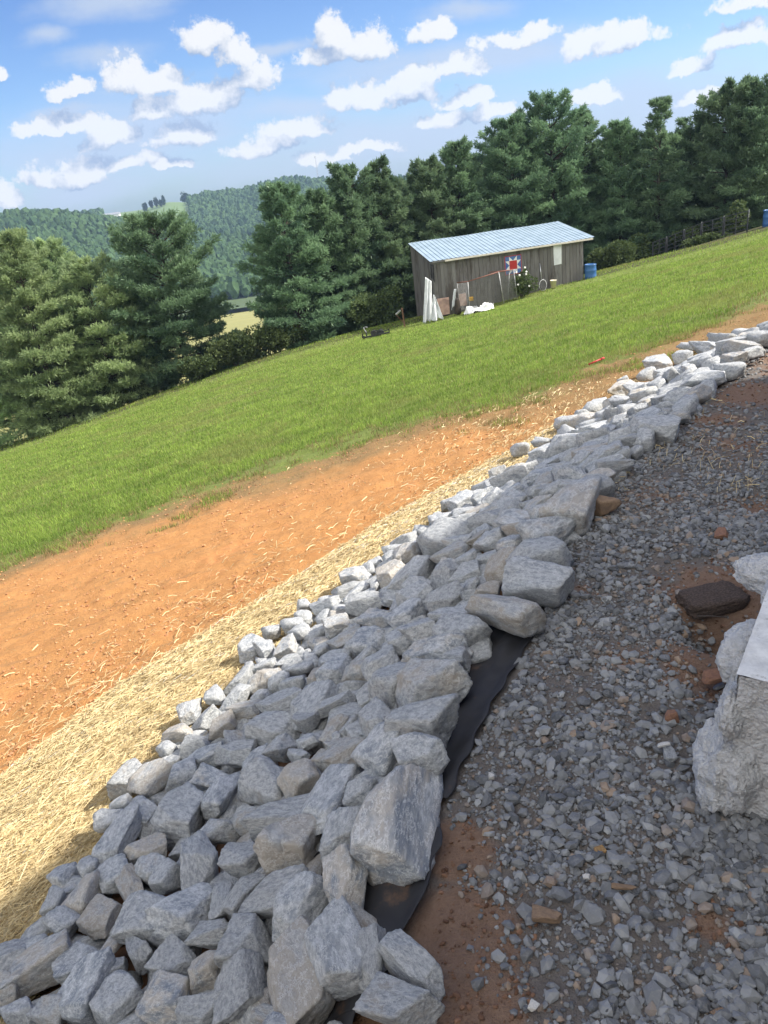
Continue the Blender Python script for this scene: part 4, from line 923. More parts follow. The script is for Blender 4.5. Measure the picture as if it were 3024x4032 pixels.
# rocks read off the bank: list scale, then centre, length, width, image angle
def A_(x, y): return .904*x, 3000+.904*y, .904
def B_(x, y): return 1000+.603*x, 3000+.603*y, .603
def M_(x, y): return 1.823*x, 1.823*y, 1.823
def E_(x, y): return 1500+.9186*x, 1200+.9186*y, .9186
def C_(x, y): return 400+.603*x, 2200+.603*y, .603
HERO = [(B_, 885, 430, 860, 400, 72, 'huge long wedge-shaped slab overhanging the black fabric'), (B_, 600, 440, 350, 190, 60, 'rounded grey rock wedged against the left side of the huge long slab'),
 (B_, 600, 790, 480, 210, 83, 'tall tapered rock standing left of the lower tip of the huge long slab'), (B_, 560, 1220, 580, 330, -72, 'big smooth flat rock below the tall tapered rock'),
 (B_, 1035, 1310, 480, 260, -42, 'pale oblong rock lying on the dirt edge low in the photo'), (B_, 765, 1280, 380, 150, 85, 'narrow bluish rock left of the pale oblong rock'),
 (B_, 930, 1580, 480, 340, -15, 'broad block at the bottom edge beneath the pale oblong rock'), (A_, 1310, 950, 380, 250, -78, 'large smooth pinkish-grey slab at the bottom with black fabric on its left'),
 (A_, 1270, 365, 270, 240, 10, 'squarish flat-faced rock with a rusty stained upper corner'), (A_, 1285, 235, 330, 130, 22, 'dark ridged rock lying behind the squarish rust-stained rock'),
 (A_, 1440, 165, 340, 150, 62, 'long bluish rock with a pale line along it above the squarish rock'), (A_, 865, 445, 290, 150, -78, 'dark rock with a sharp vertical ridge left of the squarish rock'),
 (A_, 785, 240, 250, 200, -35, 'large blocky grey rock in the middle of the lower pile'), (A_, 960, 150, 270, 105, 62, 'upright elongated rock right of the large blocky grey rock'),
 (A_, 175, 890, 330, 165, 28, 'big pale rock at the lower left near the straw'), (A_, 595, 835, 190, 120, -60, 'dark bluish jagged rock low left of centre'),
 (A_, 1320, 625, 310, 150, 62, 'smooth wedge rock with a scooped corner low in the pile'), (A_, 1225, 590, 270, 130, 18, 'dark bluish rock left of the smooth wedge rock'),
 (A_, 1060, 590, 230, 125, 55, None), (A_, 825, 665, 220, 175, 0, 'wide flat-topped rock low in the pile'), (A_, 650, 690, 200, 180, 70, None), (A_, 440, 675, 215, 150, 40, 'angular tan-grey rock near the shaded straw'),
 (A_, 565, 545, 150, 110, -70, None), (A_, 510, 345, 240, 120, 55, 'tilted ribbed rock at the left edge of the pile'), (A_, 645, 388, 190, 90, 25, None), (A_, 1065, 430, 150, 130, 0, 'small faceted rock left of the squarish rust-stained rock'),
 (A_, 1065, 795, 230, 175, 20, 'cracked block above the dark gap in the lower pile'), (A_, 910, 910, 220, 140, 70, None), (A_, 1050, 985, 260, 145, 85, 'upright pointed rock at the bottom beside the dark gap'), (A_, 765, 860, 215, 165, 50, None),
 (A_, 345, 890, 230, 110, 40, None), (A_, 490, 795, 200, 130, 55, None), (A_, 940, 755, 180, 95, 20, None), (A_, 365, 1010, 320, 185, 55, 'long pale rock at the bottom left'), (A_, 510, 1040, 240, 160, 50, None),
 (A_, 490, 920, 150, 90, 35, None), (A_, 740, 1050, 210, 180, 60, None), (A_, 885, 1085, 200, 120, 10, None), (A_, 30, 1010, 140, 120, 0, None), (A_, 80, 1095, 160, 85, 25, None), (A_, 235, 1080, 140, 110, 0, None),
 (A_, 1175, 1120, 160, 90, -20, None), (A_, 560, 75, 185, 105, 40, None), (A_, 530, 185, 110, 75, 20, None), (A_, 470, 255, 125, 70, 10, None), (A_, 660, 80, 180, 95, 40, None), (A_, 925, 85, 140, 95, 0, None),
 (A_, 1155, 110, 180, 150, 0, None), (A_, 1310, 75, 190, 150, 40, 'warm buff block upper left of the long bluish rock'), (A_, 1080, 255, 130, 85, 0, None), (A_, 945, 305, 140, 110, 10, None), (A_, 670, 470, 160, 125, 35, None), (A_, 500, 495, 150, 125, 30, None),
 (A_, 375, 580, 190, 115, 60, 'brownish upright rock at the left edge of the pile'), (A_, 385, 455, 110, 80, 30, None), (A_, 235, 620, 170, 90, 50, None), (A_, 275, 700, 150, 110, 40, None), (A_, 150, 805, 95, 60, 0, None), (A_, 980, 600, 180, 70, 80, None),
 (A_, 1580, 130, 130, 100, 60, None), (A_, 730, 500, 180, 100, 55, None), (A_, 800, 60, 190, 120, 30, None), (A_, 1480, 310, 200, 110, 65, None),
 (C_, 490, 1145, 260, 90, 8, None), (C_, 610, 1225, 220, 130, 5, None), (C_, 430, 1240, 140, 110, 30, None), (C_, 880, 1275, 280, 130, 5, 'flat lens-shaped rock in the middle of the left pile'), (C_, 700, 1290, 290, 120, 30, None), (C_, 1130, 1120, 270, 190, 5, 'broad bluish rock in the middle of the pile with a flat base'),
 (C_, 1390, 975, 330, 170, 50, 'large smooth leaf-shaped slab in the middle of the pile'), (C_, 1530, 950, 260, 100, 30, None), (C_, 1170, 950, 300, 140, 30, None), (C_, 890, 900, 240, 110, 40, None), (C_, 950, 985, 210, 110, 15, None), (C_, 790, 1090, 190, 150, 20, None), (C_, 570, 1000, 170, 110, 75, 'sunlit pointed rock at the straw edge'),
 (C_, 740, 900, 130, 90, 80, None), (C_, 1245, 665, 200, 90, 15, None), (C_, 1060, 710, 170, 80, 15, None), (C_, 1080, 600, 120, 120, 80, None), (C_, 980, 580, 140, 110, 60, 'half sunlit rock at the straw edge'), (C_, 1210, 590, 150, 140, 20, None), (C_, 1285, 720, 170, 70, 10, None), (C_, 1540, 730, 190, 180, 20, 'rounded many-sided rock high in the middle of the pile'),
 (C_, 1540, 440, 190, 170, 30, None), (C_, 1430, 770, 150, 120, 50, None), (C_, 1160, 810, 140, 110, 20, None), (C_, 1245, 815, 170, 80, 15, None), (C_, 1250, 440, 150, 100, 20, None), (C_, 1110, 480, 130, 90, 20, None), (C_, 1320, 310, 120, 80, 20, None), (C_, 1310, 375, 110, 70, 0, None),
 (C_, 1460, 310, 200, 100, 10, None), (C_, 1310, 480, 150, 110, 30, None), (C_, 1350, 1060, 150, 130, 50, None), (C_, 1500, 1120, 210, 220, 50, None), (C_, 1190, 1240, 200, 160, 50, None), (C_, 1000, 1340, 190, 130, 50, None), (C_, 1340, 1200, 130, 110, 40, None), (C_, 1275, 1280, 130, 70, -10, None),
 (M_, 905, 1572, 130, 88, 0, 'round-ended rock beside the black fabric above the grey slab'), (M_, 930, 1482, 142, 95, -8, 'wide flat rock against the black fabric near the drive'), (M_, 918, 1635, 115, 90, 25, 'grey slab tilted on the black fabric'), (M_, 965, 1425, 100, 52, 5, None), (M_, 838, 1610, 75, 120, 10, None), (M_, 855, 1480, 80, 70, 0, None),
 (M_, 1000, 1370, 95, 75, -20, None), (M_, 1096, 1325, 148, 76, -4, 'large flat pale slab at the drive edge where the black fabric begins'), (M_, 1155, 1258, 130, 72, -5, 'flat rock with a hollow top at the drive edge above the large flat slab'), (M_, 1165, 1206, 125, 58, 12, 'low rock behind the flat rock with a hollow top'),
 (M_, 1235, 1100, 125, 85, 62, 'tall pale boulder at the drive edge near the brown stone'), (M_, 1186, 1150, 100, 68, 38, 'pale rock leaning left of the tall pale boulder'), (M_, 1286, 1055, 72, 55, 0, 'dark blocky rock above the tall pale boulder'), (M_, 1228, 1030, 92, 32, 4, None), (M_, 1255, 1000, 50, 45, 40, None), (M_, 1238, 965, 62, 58, 35, None),
 (M_, 1285, 952, 60, 50, -30, None), (M_, 1330, 895, 70, 35, 0, None), (E_, 715, 980, 180, 70, 30, None), (E_, 605, 968, 200, 80, 5, None), (E_, 280, 1010, 190, 135, 12, 'big dark slab-like rock in the upper part of the pile'), (E_, 465, 1020, 110, 95, -30, None), (E_, 310, 1072, 190, 80, 30, None), (E_, 445, 930, 150, 80, 15, None),
 (E_, 565, 885, 110, 80, 50, None), (E_, 700, 905, 110, 100, -40, None), (E_, 565, 1040, 115, 95, 0, None), (E_, 520, 1130, 180, 110, 52, None), (E_, 290, 1160, 115, 110, 0, None), (E_, 145, 1165, 220, 120, 40, None), (E_, 60, 1170, 130, 120, 60, None), (E_, 285, 1265, 135, 115, 45, None), (E_, 155, 1255, 130, 110, 0, None),
 (E_, 110, 1340, 160, 105, 0, None), (E_, 185, 1410, 135, 120, -30, None), (E_, 90, 1440, 140, 120, 30, None), (E_, 455, 1240, 150, 105, 20, None), (E_, 320, 1335, 170, 80, 20, None), (E_, 230, 1500, 290, 75, 0, None), (E_, 120, 1080, 120, 100, 60, None),
 (E_, 720, 640, 150, 95, 45, None), (E_, 700, 710, 100, 40, 0, None), (E_, 590, 745, 150, 110, 20, None), (E_, 490, 735, 90, 70, -40, None), (E_, 660, 800, 60, 50, 0, None), (E_, 740, 800, 90, 60, 20, None), (E_, 300, 850, 100, 50, 20, None), (E_, 440, 830, 110, 80, 30, None), (E_, 350, 850, 110, 80, 30, None),
 (E_, 1020, 505, 130, 58, 0, None), (E_, 1100, 462, 110, 60, 0, None), (E_, 1207, 412, 100, 68, 5, None), (E_, 1128, 392, 110, 75, 35, None), (E_, 1035, 422, 120, 55, 12, None), (E_, 1190, 350, 105, 55, 0, None), (E_, 1226, 462, 50, 38, 0, 'small rock beside the flat stray stone at the upper drive edge'), (E_, 1288, 476, 78, 34, 4, 'flat stray stone lying on the drive beyond the rock line'), (E_, 1045, 362, 175, 48, 38, 'long thin slanting slab where the pile meets the sunlit rocks'),
 (E_, 1192, 262, 120, 80, 12, 'sunlit rock with a pointed crown in the upper rock line'), (E_, 1318, 178, 90, 60, 0, None), (E_, 1400, 192, 105, 65, 5, None), (E_, 1472, 150, 110, 58, 0, None), (E_, 1550, 128, 80, 50, 0, None), (E_, 1540, 188, 150, 66, 10, None), (E_, 1508, 238, 110, 58, -5, 'pinkish sunlit rock at the near edge of the upper rock line'), (E_, 1395, 248, 100, 58, 0, None), (E_, 1300, 228, 100, 58, 10, None),
 (E_, 1320, 290, 140, 48, 5, None), (E_, 1245, 312, 130, 45, 8, None), (E_, 1590, 205, 90, 40, 20, None), (E_, 1630, 145, 100, 62, 0, 'sunlit rock cut by the right edge of the photo'), (E_, 860, 470, 80, 44, 0, None), (E_, 790, 505, 90, 50, 10, None), (E_, 880, 505, 130, 60, 10, None), (E_, 690, 590, 80, 40, 10, None), (E_, 800, 560, 110, 50, 5, None), (E_, 600, 620, 90, 60, 20, None),
 (E_, 1140, 300, 90, 50, 20, None), (E_, 1040, 325, 60, 40, 20, None), (E_, 920, 440, 90, 55, 30, None), (E_, 960, 480, 90, 50, 0, None), (E_, 855, 555, 110, 50, 10, None), (E_, 900, 620, 120, 60, 0, None)]
rocks = []
def terr_n(x, y):
    e = .06; return Vector((zt(x-e, y)-zt(x+e, y), zt(x, y-e)-zt(x, y+e), 2*e)).normalized()
def slant(p): return (Vector(p)-Vector((0, 0, EYE))).length
pts_h = []
for row in HERO:
    f_, x, y, ln, wd, an, lab = row; u, v, sc = f_(x, y); pts_h.append((u, v, ln*sc, wd*sc, rad(an), lab))
def addrock(p, d, L, Wd, T, lab, tilt=.12, warm=None, rk=None):
    n_ = (terr_n(p.x, p.y)+Vector((0, 0, .35))+Vector((random.gauss(0, tilt), random.gauss(0, tilt), 0))).normalized()
    d = (d-n_*d.dot(n_)).normalized(); s = n_.cross(d)
    R = Matrix((d, s, n_)).transposed().to_4x4(); R.translation = p
    rocks.append(dict(p=p.copy(), M=R @ Matrix.Diagonal((L/2, Wd/2, T/2, 1)), r=(L+Wd)/4, L=L, W=Wd, T=T, lab=lab, sh=rk if rk is not None else len(rocks) % 64, warm=random.random() if warm is None else warm, val=random.random()))
LIFT = .085
for (u, v, ln, wd, an, lab) in pts_h:
    c0 = hit(u, v, LIFT); ca, sa = math.cos(an), math.sin(an)
    e1, e2 = hit(u+ln/2*ca, v-ln/2*sa, LIFT), hit(u-ln/2*ca, v+ln/2*sa, LIFT)
    w1, w2 = hit(u-wd/2*sa, v-wd/2*ca, LIFT), hit(u+wd/2*sa, v+wd/2*ca, LIFT)
    zs = (c0-Vector((0, 0, EYE))).dot(F0)/F; Lg = (e1-e2).length; Wg = (w1-w2).length
    L = min(Lg, 1.45*ln*zs)*1.08; Wd = min(Wg, 1.45*wd*zs)*1.13; 
    d = e1-e2
    T = max(min(L, Wd)*.74, .40*max(L, Wd)); Wd = max(Wd*.92, .35*L)
    wm = .95 if lab and ('warm' in lab or 'tan' in lab or 'brownish' in lab or 'pinkish' in lab) else (.1 if lab and ('dark' in lab or 'bluish' in lab) else None)
    addrock(c0, d, L, Wd, T, lab, .10, wm); 
    if lab and 'dark' in lab: rocks[-1]['val'] = 0
HR = np.array([(r['p'].x, r['p'].y, r['r']) for r in rocks])
# fill the rest of the bank: dart throwing between the rocks read off the photo
pts = [tuple(q) for q in HR]; cnt = 0
def tryfill(N_, rlo, rhi, ylo, yhi, k_sp, dz, tilt, lo=-.02, hi=0):
    global pts
    for _ in range(N_):
        y = random.uniform(ylo, yhi); x = random.uniform(-2.4, 6.0); s, t, sm = inband(np.array([x]), np.array([y])); s, sm = float(s[0]), float(sm[0])
        if not (lo+.05 < s < sm+hi-.04) or (y < 2.75 and s < .15): continue
        big = 1+.35*min(max((y-4.5)/2, 0), 1); r = random.uniform(rlo, rhi)*big
        if any((x-a)**2+(y-b)**2 < (k_sp*(r+c_))**2 for a, b, c_ in pts): continue
        pts.append((x, y, r)); p = Vector((x, y, zt(x, y)+dz)); a = random.uniform(0, 6.28)
        L = 2*r*random.uniform(1.05, 1.45); Wd = 2*r*random.uniform(.75, 1.0); T = Wd*random.uniform(.6, .9)
        addrock(p, Vector((math.cos(a), math.sin(a), 0)), L, Wd, T, None, tilt)
tryfill(9000, .075, .11, .3, 9, .82, .07, .22)
tryfill(14000, .06, .08, .3, 9, .70, .05, .3)
tryfill(12000, .045, .06, .3, 8, .62, .03, .35, hi=-.08)
base_pts = pts; pts = []
tryfill(9000, .06, .09, .3, 8.5, .70, .015, .4)   # the hidden lower layer
print('rocks', len(rocks))
def scr(r):
    q = proj(r['p'])
    if q is None: return -1
    u, v = q; pad = r['r']/slant(r['p'])*F
    if u < -pad or u > 3024+pad or v < -pad or v > 4032+pad: return -1
    low = .35 if r['p'].z < zt(r['p'].x, r['p'].y)+.03 else 1
    return r['L']*r['W']/slant(r['p'])**2*low+(100 if r['lab'] else 0)
for r in rocks: r['sc'] = scr(r); r['uv'] = proj(r['p'])
order = sorted(rocks, key=lambda r: -r['sc']); single = [r for r in order[:300] if r['sc'] > 0]; ids = {id(r) for r in single}; rest = [r for r in rocks if id(r) not in ids]
LM = [r for r in single if r['lab']]; from collections import defaultdict
bucket = defaultdict(list)
DN = ['to the right', 'to the upper right', 'straight above', 'to the upper left', 'to the left', 'to the lower left', 'straight below', 'to the lower right']
for r in single:
    if r['lab']: continue
    u, v = r['uv']; b = min(LM, key=lambda q: math.hypot(q['uv'][0]-u, q['uv'][1]-v)/(1+8*q['r']/slant(q['p'])))
    du, dv = u-b['uv'][0], b['uv'][1]-v; di = int(round(math.atan2(dv, du)/(PI/4))) % 8
    bucket[(id(b), di)].append((math.hypot(du, dv), r, b))
SHORT = {'huge long wedge': 'huge long slab', 'rounded grey rock wedged': 'rounded rock left of the huge long slab', 'tall tapered': 'tall tapered rock', 'big smooth flat': 'big smooth flat rock', 'pale oblong': 'pale oblong rock', 'narrow bluish': 'narrow bluish rock', 'broad block': 'broad block at the bottom', 'large smooth pinkish': 'large pinkish-grey slab', 'squarish flat': 'squarish rust-stained rock', 'dark ridged': 'dark ridged rock', 'long bluish': 'long pale-lined rock', 'dark rock with a sharp': 'dark sharp-ridged rock', 'large blocky': 'large blocky grey rock', 'upright elongated': 'upright elongated rock', 'big pale rock': 'big pale rock at lower left', 'dark bluish jagged': 'dark jagged bluish rock', 'smooth wedge': 'smooth scooped wedge rock', 'dark bluish rock left': 'dark rock beside smooth wedge', 'wide flat-topped': 'wide flat-topped rock', 'angular tan': 'angular tan-grey rock', 'tilted ribbed': 'tilted ribbed rock', 'small faceted': 'small faceted rock', 'cracked block': 'cracked block', 'upright pointed': 'upright pointed rock', 'long pale rock': 'long pale rock at bottom left', 'warm buff': 'warm buff block', 'brownish upright': 'brownish upright rock', 'flat lens': 'flat lens-shaped rock', 'broad bluish': 'broad flat-based bluish rock', 'large smooth leaf': 'large leaf-shaped slab', 'sunlit pointed': 'sunlit pointed rock', 'half sunlit': 'half sunlit rock', 'rounded many': 'rounded many-sided rock', 'round-ended': 'round-ended rock', 'wide flat rock against': 'wide flat rock on the fabric', 'grey slab tilted': 'tilted grey slab on the fabric', 'large flat pale': 'large flat pale slab', 'flat rock with a hollow': 'flat hollow-topped rock', 'low rock behind': 'low flattish rock', 'tall pale boulder': 'tall pale boulder', 'pale rock leaning': 'pale leaning rock', 'dark blocky': 'dark blocky rock', 'big dark slab': 'big dark slab-like rock', 'small rock beside the flat': 'small rock by the flat stray stone', 'flat stray': 'flat stray stone', 'long thin': 'long thin slanting slab', 'sunlit rock with a pointed': 'sunlit pointed-crown rock', 'pinkish sunlit': 'pinkish sunlit rock', 'sunlit rock cut': 'sunlit rock at the right edge'}
ORD = ['nearest', 'second', 'third', 'fourth', 'fifth', 'sixth', 'seventh', 'eighth', 'ninth', 'tenth', 'eleventh', 'twelfth']
for (bi, di), L_ in bucket.items():
    L_.sort(key=lambda q: q[0])
    for j, (_, r, b) in enumerate(L_):
        size = 'small' if r['r'] < .075 else ('medium' if r['r'] < .12 else 'large')
        short = next(v for k_, v in SHORT.items() if b['lab'].startswith(k_)); di_ = DN[di]
        r['lab'] = f"{size} rock, {ORD[min(j, 11)]} {di_}{' of' if di_.startswith('to') else ''} the {short}"
        if len(r['lab'].replace('-', ' ').split()) > 16: r['lab'] = r['lab'].split(' ', 1)[1].replace('nearest to the', 'next to').replace('to the ', '').replace('in the ', '')
first = True
for r in single:
    o = bpy.data.objects.new('rock', SH[r['sh']]); COL.objects.link(o); o.matrix_world = r['M']; o.color = (r['warm'], r['val'], random.random(), 1)
    tag(o, r['lab'], 'rock', 'broken limestone rocks piled on the bank')
Vs, Fs, nv = [], [], 0
for r in rest:
    P, Fq = rockshape(100+r['sh'], I3 if slant(r['p']) > 3 else I4); Mx = np.array(r['M']); P = P@Mx[:3, :3].T+Mx[:3, 3]; Vs.append(P); Fs.append(Fq+nv); nv += len(P)
# object-space texture runs in metres here, so scale it down to the bank's own object
rs_ = npmesh('smaller_rocks', np.concatenate(Vs)/.1, np.concatenate(Fs), mRock, smooth=True); rs_.scale = (.1, .1, .1); rs_.color = (.45, .4, .5, 1)
tag(rs_, 'smaller broken limestone filling the gaps between the larger rocks of the bank', 'rocks', kind='stuff')
# named stones on the drive
def stone(u, v, ln, wd, an, lab, m, seed, cat='stone', name='stone', T=.6, lift=.012, group=None):
    c0 = hit(u, v, lift); ca, sa = math.cos(rad(an)), math.sin(rad(an)); e1, e2 = hit(u+ln/2*ca, v-ln/2*sa, lift), hit(u-ln/2*ca, v+ln/2*sa, lift)
    w1, w2 = hit(u-wd/2*sa, v-wd/2*ca, lift), hit(u+wd/2*sa, v+wd/2*ca, lift); L = (e1-e2).length; Wd = (w1-w2).length*.85; d = (e1-e2).normalized()
    n_ = Vector((0, 0, 1)); d.z = 0; d.normalize(); s = n_.cross(d); R = Matrix((d, s, n_)).transposed().to_4x4(); R.translation = c0+Vector((0, 0, Wd*T*.1))
    P, Fq = rockshape(seed, I4); o = npmesh(name, P, Fq, m, smooth=True); o.matrix_world = R @ Matrix.Diagonal((L/2, Wd/2, Wd*T/2, 1)); o.color = (.3, .5, random.random(), 1); return tag(o, lab, cat, group)
mRed = simple('red_clay_stone', (.27, .145, .09), .95, alt=(.19, .10, .07), scale=3, bump=.6, bscale=9); mBrn = simple('brown_stone', (.28, .19, .12), .9, alt=(.19, .13, .09), scale=2.5, bump=.6, bscale=8)
mOch = simple('ochre_stone', (.42, .26, .10), .9, alt=(.22, .13, .07), scale=3, bump=.6, bscale=9); mWst = simple('white_stone', (.62, .60, .56), .8, bump=.4)
stone(2372, 2005, 84, 56, -10, 'brown stone at the drive edge below the tall pale boulder', mBrn, 301, T=.9, lift=.03)
stone(2645, 2828, 66, 52, -10, 'reddish clay-coloured stone among the grey gravel near the footing', mRed, 302, T=.9)
stone(2358, 3352, 60, 50, 0, 'ochre-yellow stone in the gravel of the lower right', mOch, 303)
stone(2155, 3610, 135, 75, -12, 'flat brownish slab, the largest stone in the lower gravel', mBrn, 304, T=.55)
stone(2455, 3493, 145, 24, -5, 'thin elongated tan stone lying across the gravel', mBrn, 305)
stone(2310, 3452, 34, 26, 0, 'tiny white stone in the middle of the lower gravel', mWst, 306)
stone(2100, 3960, 45, 62, 80, 'white and grey chip at the bottom of the photo', mWst, 307)
stone(2632, 2965, 78, 60, -75, 'grey squarish stone leaning in front of the footing', mRock, 308)
stone(2615, 2932, 62, 18, 8, 'thin white flake on top of the squarish grey stone by the footing', mWst, 309, lift=.03)
stone(2815, 2665, 110, 50, 8, 'rusty clod lodged under the footing', mRed, 310)
stone(2840, 2110, 70, 40, 0, 'dark red clod on the drive at the right edge', mRed, 311)
stone(1935, 3060, 30, 30, 0, 'pale chip beside the end of the black fabric', mWst, 312)
stone(2385, 2085, 40, 26, 0, 'grey stone just below the brown stone at the drive edge', mRock, 313)
stone(2830, 3990, 60, 48, 20, 'pinkish-grey stone near the bottom right corner', mBrn, 314)
mDC = simple('dark_soil_block', (.06, .045, .038), .98, alt=(.14, .10, .08), scale=14, bump=.8, bscale=60)
c0 = hit(2810, 2365, .02); V_, F_ = I5; V_ = V_/((np.abs(V_)**5).sum(1)**.2)[:, None]; V_ = V_*(1+.10*fbm((V_[:, 0]+4, V_[:, 1], V_[:, 2]), 2.2, 3)+.10*fbm((V_[:, 0], V_[:, 1], V_[:, 2]), 9, 3, .7))[:, None]; o = npmesh('soil_block', V_, F_, mDC, smooth=True)
o.location = c0+Vector((.02, .05, -.03)); o.scale = (.115, .075, .034); o.rotation_euler = (0, 0, .12); tag(o, 'dark crumbly block of soil lying beside the footing over a washed-out hollow', 'soil')
tw = hit(2745, 2445); o = MB().path([(0, 0, .02), (.05, -.004, .015), (.10, -.02, .012)], .0025, 5).build('twig', mBark); o.location = tw; tag(o, 'thin dry twig in the hollow beside the footing', 'twig')

# ------------------------------------------------------------------ black landscape fabric
ee = hits([2075, 1990, 1900, 1840, 1790, 1745, 1715], [2480, 2640, 2790, 2910, 3010, 3110, 3160]); es, et = crest(ee[:, 0], ee[:, 1]); oo = np.argsort(et)
mFab, k = mat('landscape_fabric')
tco = k.new('ShaderNodeTexCoord').outputs['Object']
wv = k.new('ShaderNodeTexWave', Vector=tco, Scale=160, Distortion=1.0).outputs[1]
c = k.mix(k.noise(tco, 14, 5, .6), (.012, .012, .014), (.03, .03, .034)); c = k.mix(k.ramp(k.noise(tco, 5, 6, .7), .58, .72), c, (.10, .058, .035))
pr = k.new('ShaderNodeBsdfPrincipled', Base_Color=c, Roughness=.75, Normal=k.bump(wv, .12, .003)); finish(k, pr)
def crest_at(t):
    a_ = 0
    for a, b in zip(CREST[:-1], CREST[1:]):
        L = math.hypot(*(b-a))
        if t <= a_+L: d = (b-a)/L; return a+d*(t-a_), d
        a_ += L
def fabric(name, t0, t1, edge, inner, label, seed, lift=.012, nt=150, ns=70):
    V = []; r_ = np.random.default_rng(seed); ph = r_.uniform(0, 6, 4)
    for i in range(nt+1):
        t = t0+(t1-t0)*i/nt; p, d = crest_at(t); nl_ = np.array([-d[1], d[0]]); e = edge(t)
        for j in range(ns+1):
            g = j/ns; s = e+(inner-e)*g; q = p+nl_*s; xx, yy_ = q
            z = zt(xx, yy_)+lift+.010*math.sin(s*60+t*6+ph[0])*math.exp(-g*3)+.012*fbm((np.array([xx*1.0]), np.array([yy_])), 9, 3)[0]
            V.append((xx, yy_, z))
    Fq = [(i*(ns+1)+j, i*(ns+1)+j+1, (i+1)*(ns+1)+j+1, (i+1)*(ns+1)+j) for i in range(nt) for j in range(ns)]
    o = npmesh(name, V, Fq, mFab, smooth=True); s = o.modifiers.new('t', 'SOLIDIFY'); s.thickness = .002; return tag(o, label, 'fabric')
fabric('landscape_fabric', float(et.min()), float(et.max())+.25, lambda t: float(np.interp(t, et[oo], es[oo]))-.035+.006*math.sin(t*40), .5, 'strip of black landscape fabric showing along the drive edge under the rocks', 1)
ee2 = hits([1690, 1700, 1665, 1600, 1560, 1480, 1380], [3290, 3370, 3480, 3600, 3690, 3850, 4000]); es2, et2 = crest(ee2[:, 0], ee2[:, 1]); o2 = np.argsort(et2)
fabric('landscape_fabric', float(et2.min())-.7, float(et2.max()), lambda t: float(np.interp(t, et2[o2], es2[o2]))-.03+.008*math.sin(t*33), .55, 'folded end of black fabric beside the lower tip of the huge long slab', 2, lift=.03)

# ------------------------------------------------------------------ gravel
mGv, k = mat('crushed_stone')
geo = k.new('ShaderNodeNewGeometry').outputs['Position']; t = k.attr('tint'); w = k.attr('warm')
c = k.mix(t, (.08, .085, .093), (.29, .297, .30)); c = k.mix(w, c, (.27, .195, .135)); c = k.mix(k.math('MULTIPLY', k.ramp(k.noise(geo, 90, 5, .65), .45, .75), .4), c, (.32, .31, .30))
finish(k, k.new('ShaderNodeBsdfPrincipled', Base_Color=c, Roughness=.85, Normal=k.bump(k.noise(geo, 220, 3, .6), .35, .002)))
V1, F1 = ico(1); gv = []
for i in range(30):
    r_ = np.random.default_rng(500+i); v = V1*r_.uniform(.62, 1.15, (12, 1)); v = v*[1, r_.uniform(.6, .9), r_.uniform(.4, .75)]; gv.append(v)
def scatter_stones(name, X, Y, Sz, tints, warms, label, m, lift=.25, seed=1, zrough=True, catn='gravel'):
    r_ = np.random.default_rng(seed); n_ = len(X); Z = terr(X, Y, True); vi = r_.integers(0, 30, n_)
    G = np.array(gv)[vi]*Sz[:, None, None]; a = r_.uniform(0, 2*PI, n_); b = r_.normal(0, .35, n_); g = r_.normal(0, .35, n_)
    ca, sa, cb, sb, cg, sg = np.cos(a), np.sin(a), np.cos(b), np.sin(b), np.cos(g), np.sin(g)
    x, y, z = G[..., 0], G[..., 1], G[..., 2]
    y, z = y*cb[:, None]-z*sb[:, None], y*sb[:, None]+z*cb[:, None]; x, z = x*cg[:, None]+z*sg[:, None], -x*sg[:, None]+z*cg[:, None]
    x, y = x*ca[:, None]-y*sa[:, None], x*sa[:, None]+y*ca[:, None]
    V = np.stack([x+X[:, None], y+Y[:, None], z+(Z+Sz*lift)[:, None]], -1).reshape(-1, 3); Fq = (F1[None]+(np.arange(n_)*12)[:, None, None]).reshape(-1, 3)
    o = npmesh(name, V, Fq, m, attrs={'tint': ('FACE', np.repeat(tints, 20)), 'warm': ('FACE', np.repeat(warms, 20))}); return tag(o, label, catn, kind='stuff')
def dustat(X, Y):
    d = np.zeros_like(X)
    for a, b, r, w in PATCH: d = np.maximum(d, w*np.exp(-((X-a)**2+(Y-b)**2)/r**2*.8))
    return d
GX, GY, GS = [], [], []
for N_, lo, hi, ymax in ((5000, .02, .031, 3.2), (14000, .013, .024, 4.5), (60000, .005, .012, 4.0), (12000, .014, .026, 8.5), (50000, .003, .009, 2.6), (40000, .008, .014, 8)):
    Y_ = .45+(ymax-.45)*rng.random(N_)**.85; X_ = rng.uniform(-.6, .72*Y_+.5); X_ = -.5+(X_+.5)
    s, t = crest(X_, Y_); dd = dustat(X_, Y_); cl = fbm((X_, Y_), 2.4, 3)
    edge_ = .035-.15*np.clip((1.6-Y_)/.35, 0, 1)
    fe = np.where((t > et.min()) & (t < et.max()+.2), np.interp(t, et[oo], es[oo])-.04, 9)
    ok = (s < np.minimum(edge_+.05*fbm((X_, Y_), 5, 2), fe)) & (rng.random(N_) > np.clip(dd*1.1, 0, .93)) & (rng.random(N_) < np.clip(.75+cl*1.4, .25, 1)) & (dd+.45*fbm((X_, Y_), 6, 2) < .75+rng.random(N_)*.5)
    loc = np.array([X_-K2.x, Y_-K2.y]); ins = (loc[0]*fr.x+loc[1]*fr.y > 0) & (loc[0]*fd.x+loc[1]*fd.y > 0) & (loc[0]*fr.x+loc[1]*fr.y < FW)
    ok &= ~ins; X_, Y_ = X_[ok], Y_[ok]; GX.append(X_); GY.append(Y_); GS.append(lo+(hi-lo)*rng.random(len(X_))**1.6)
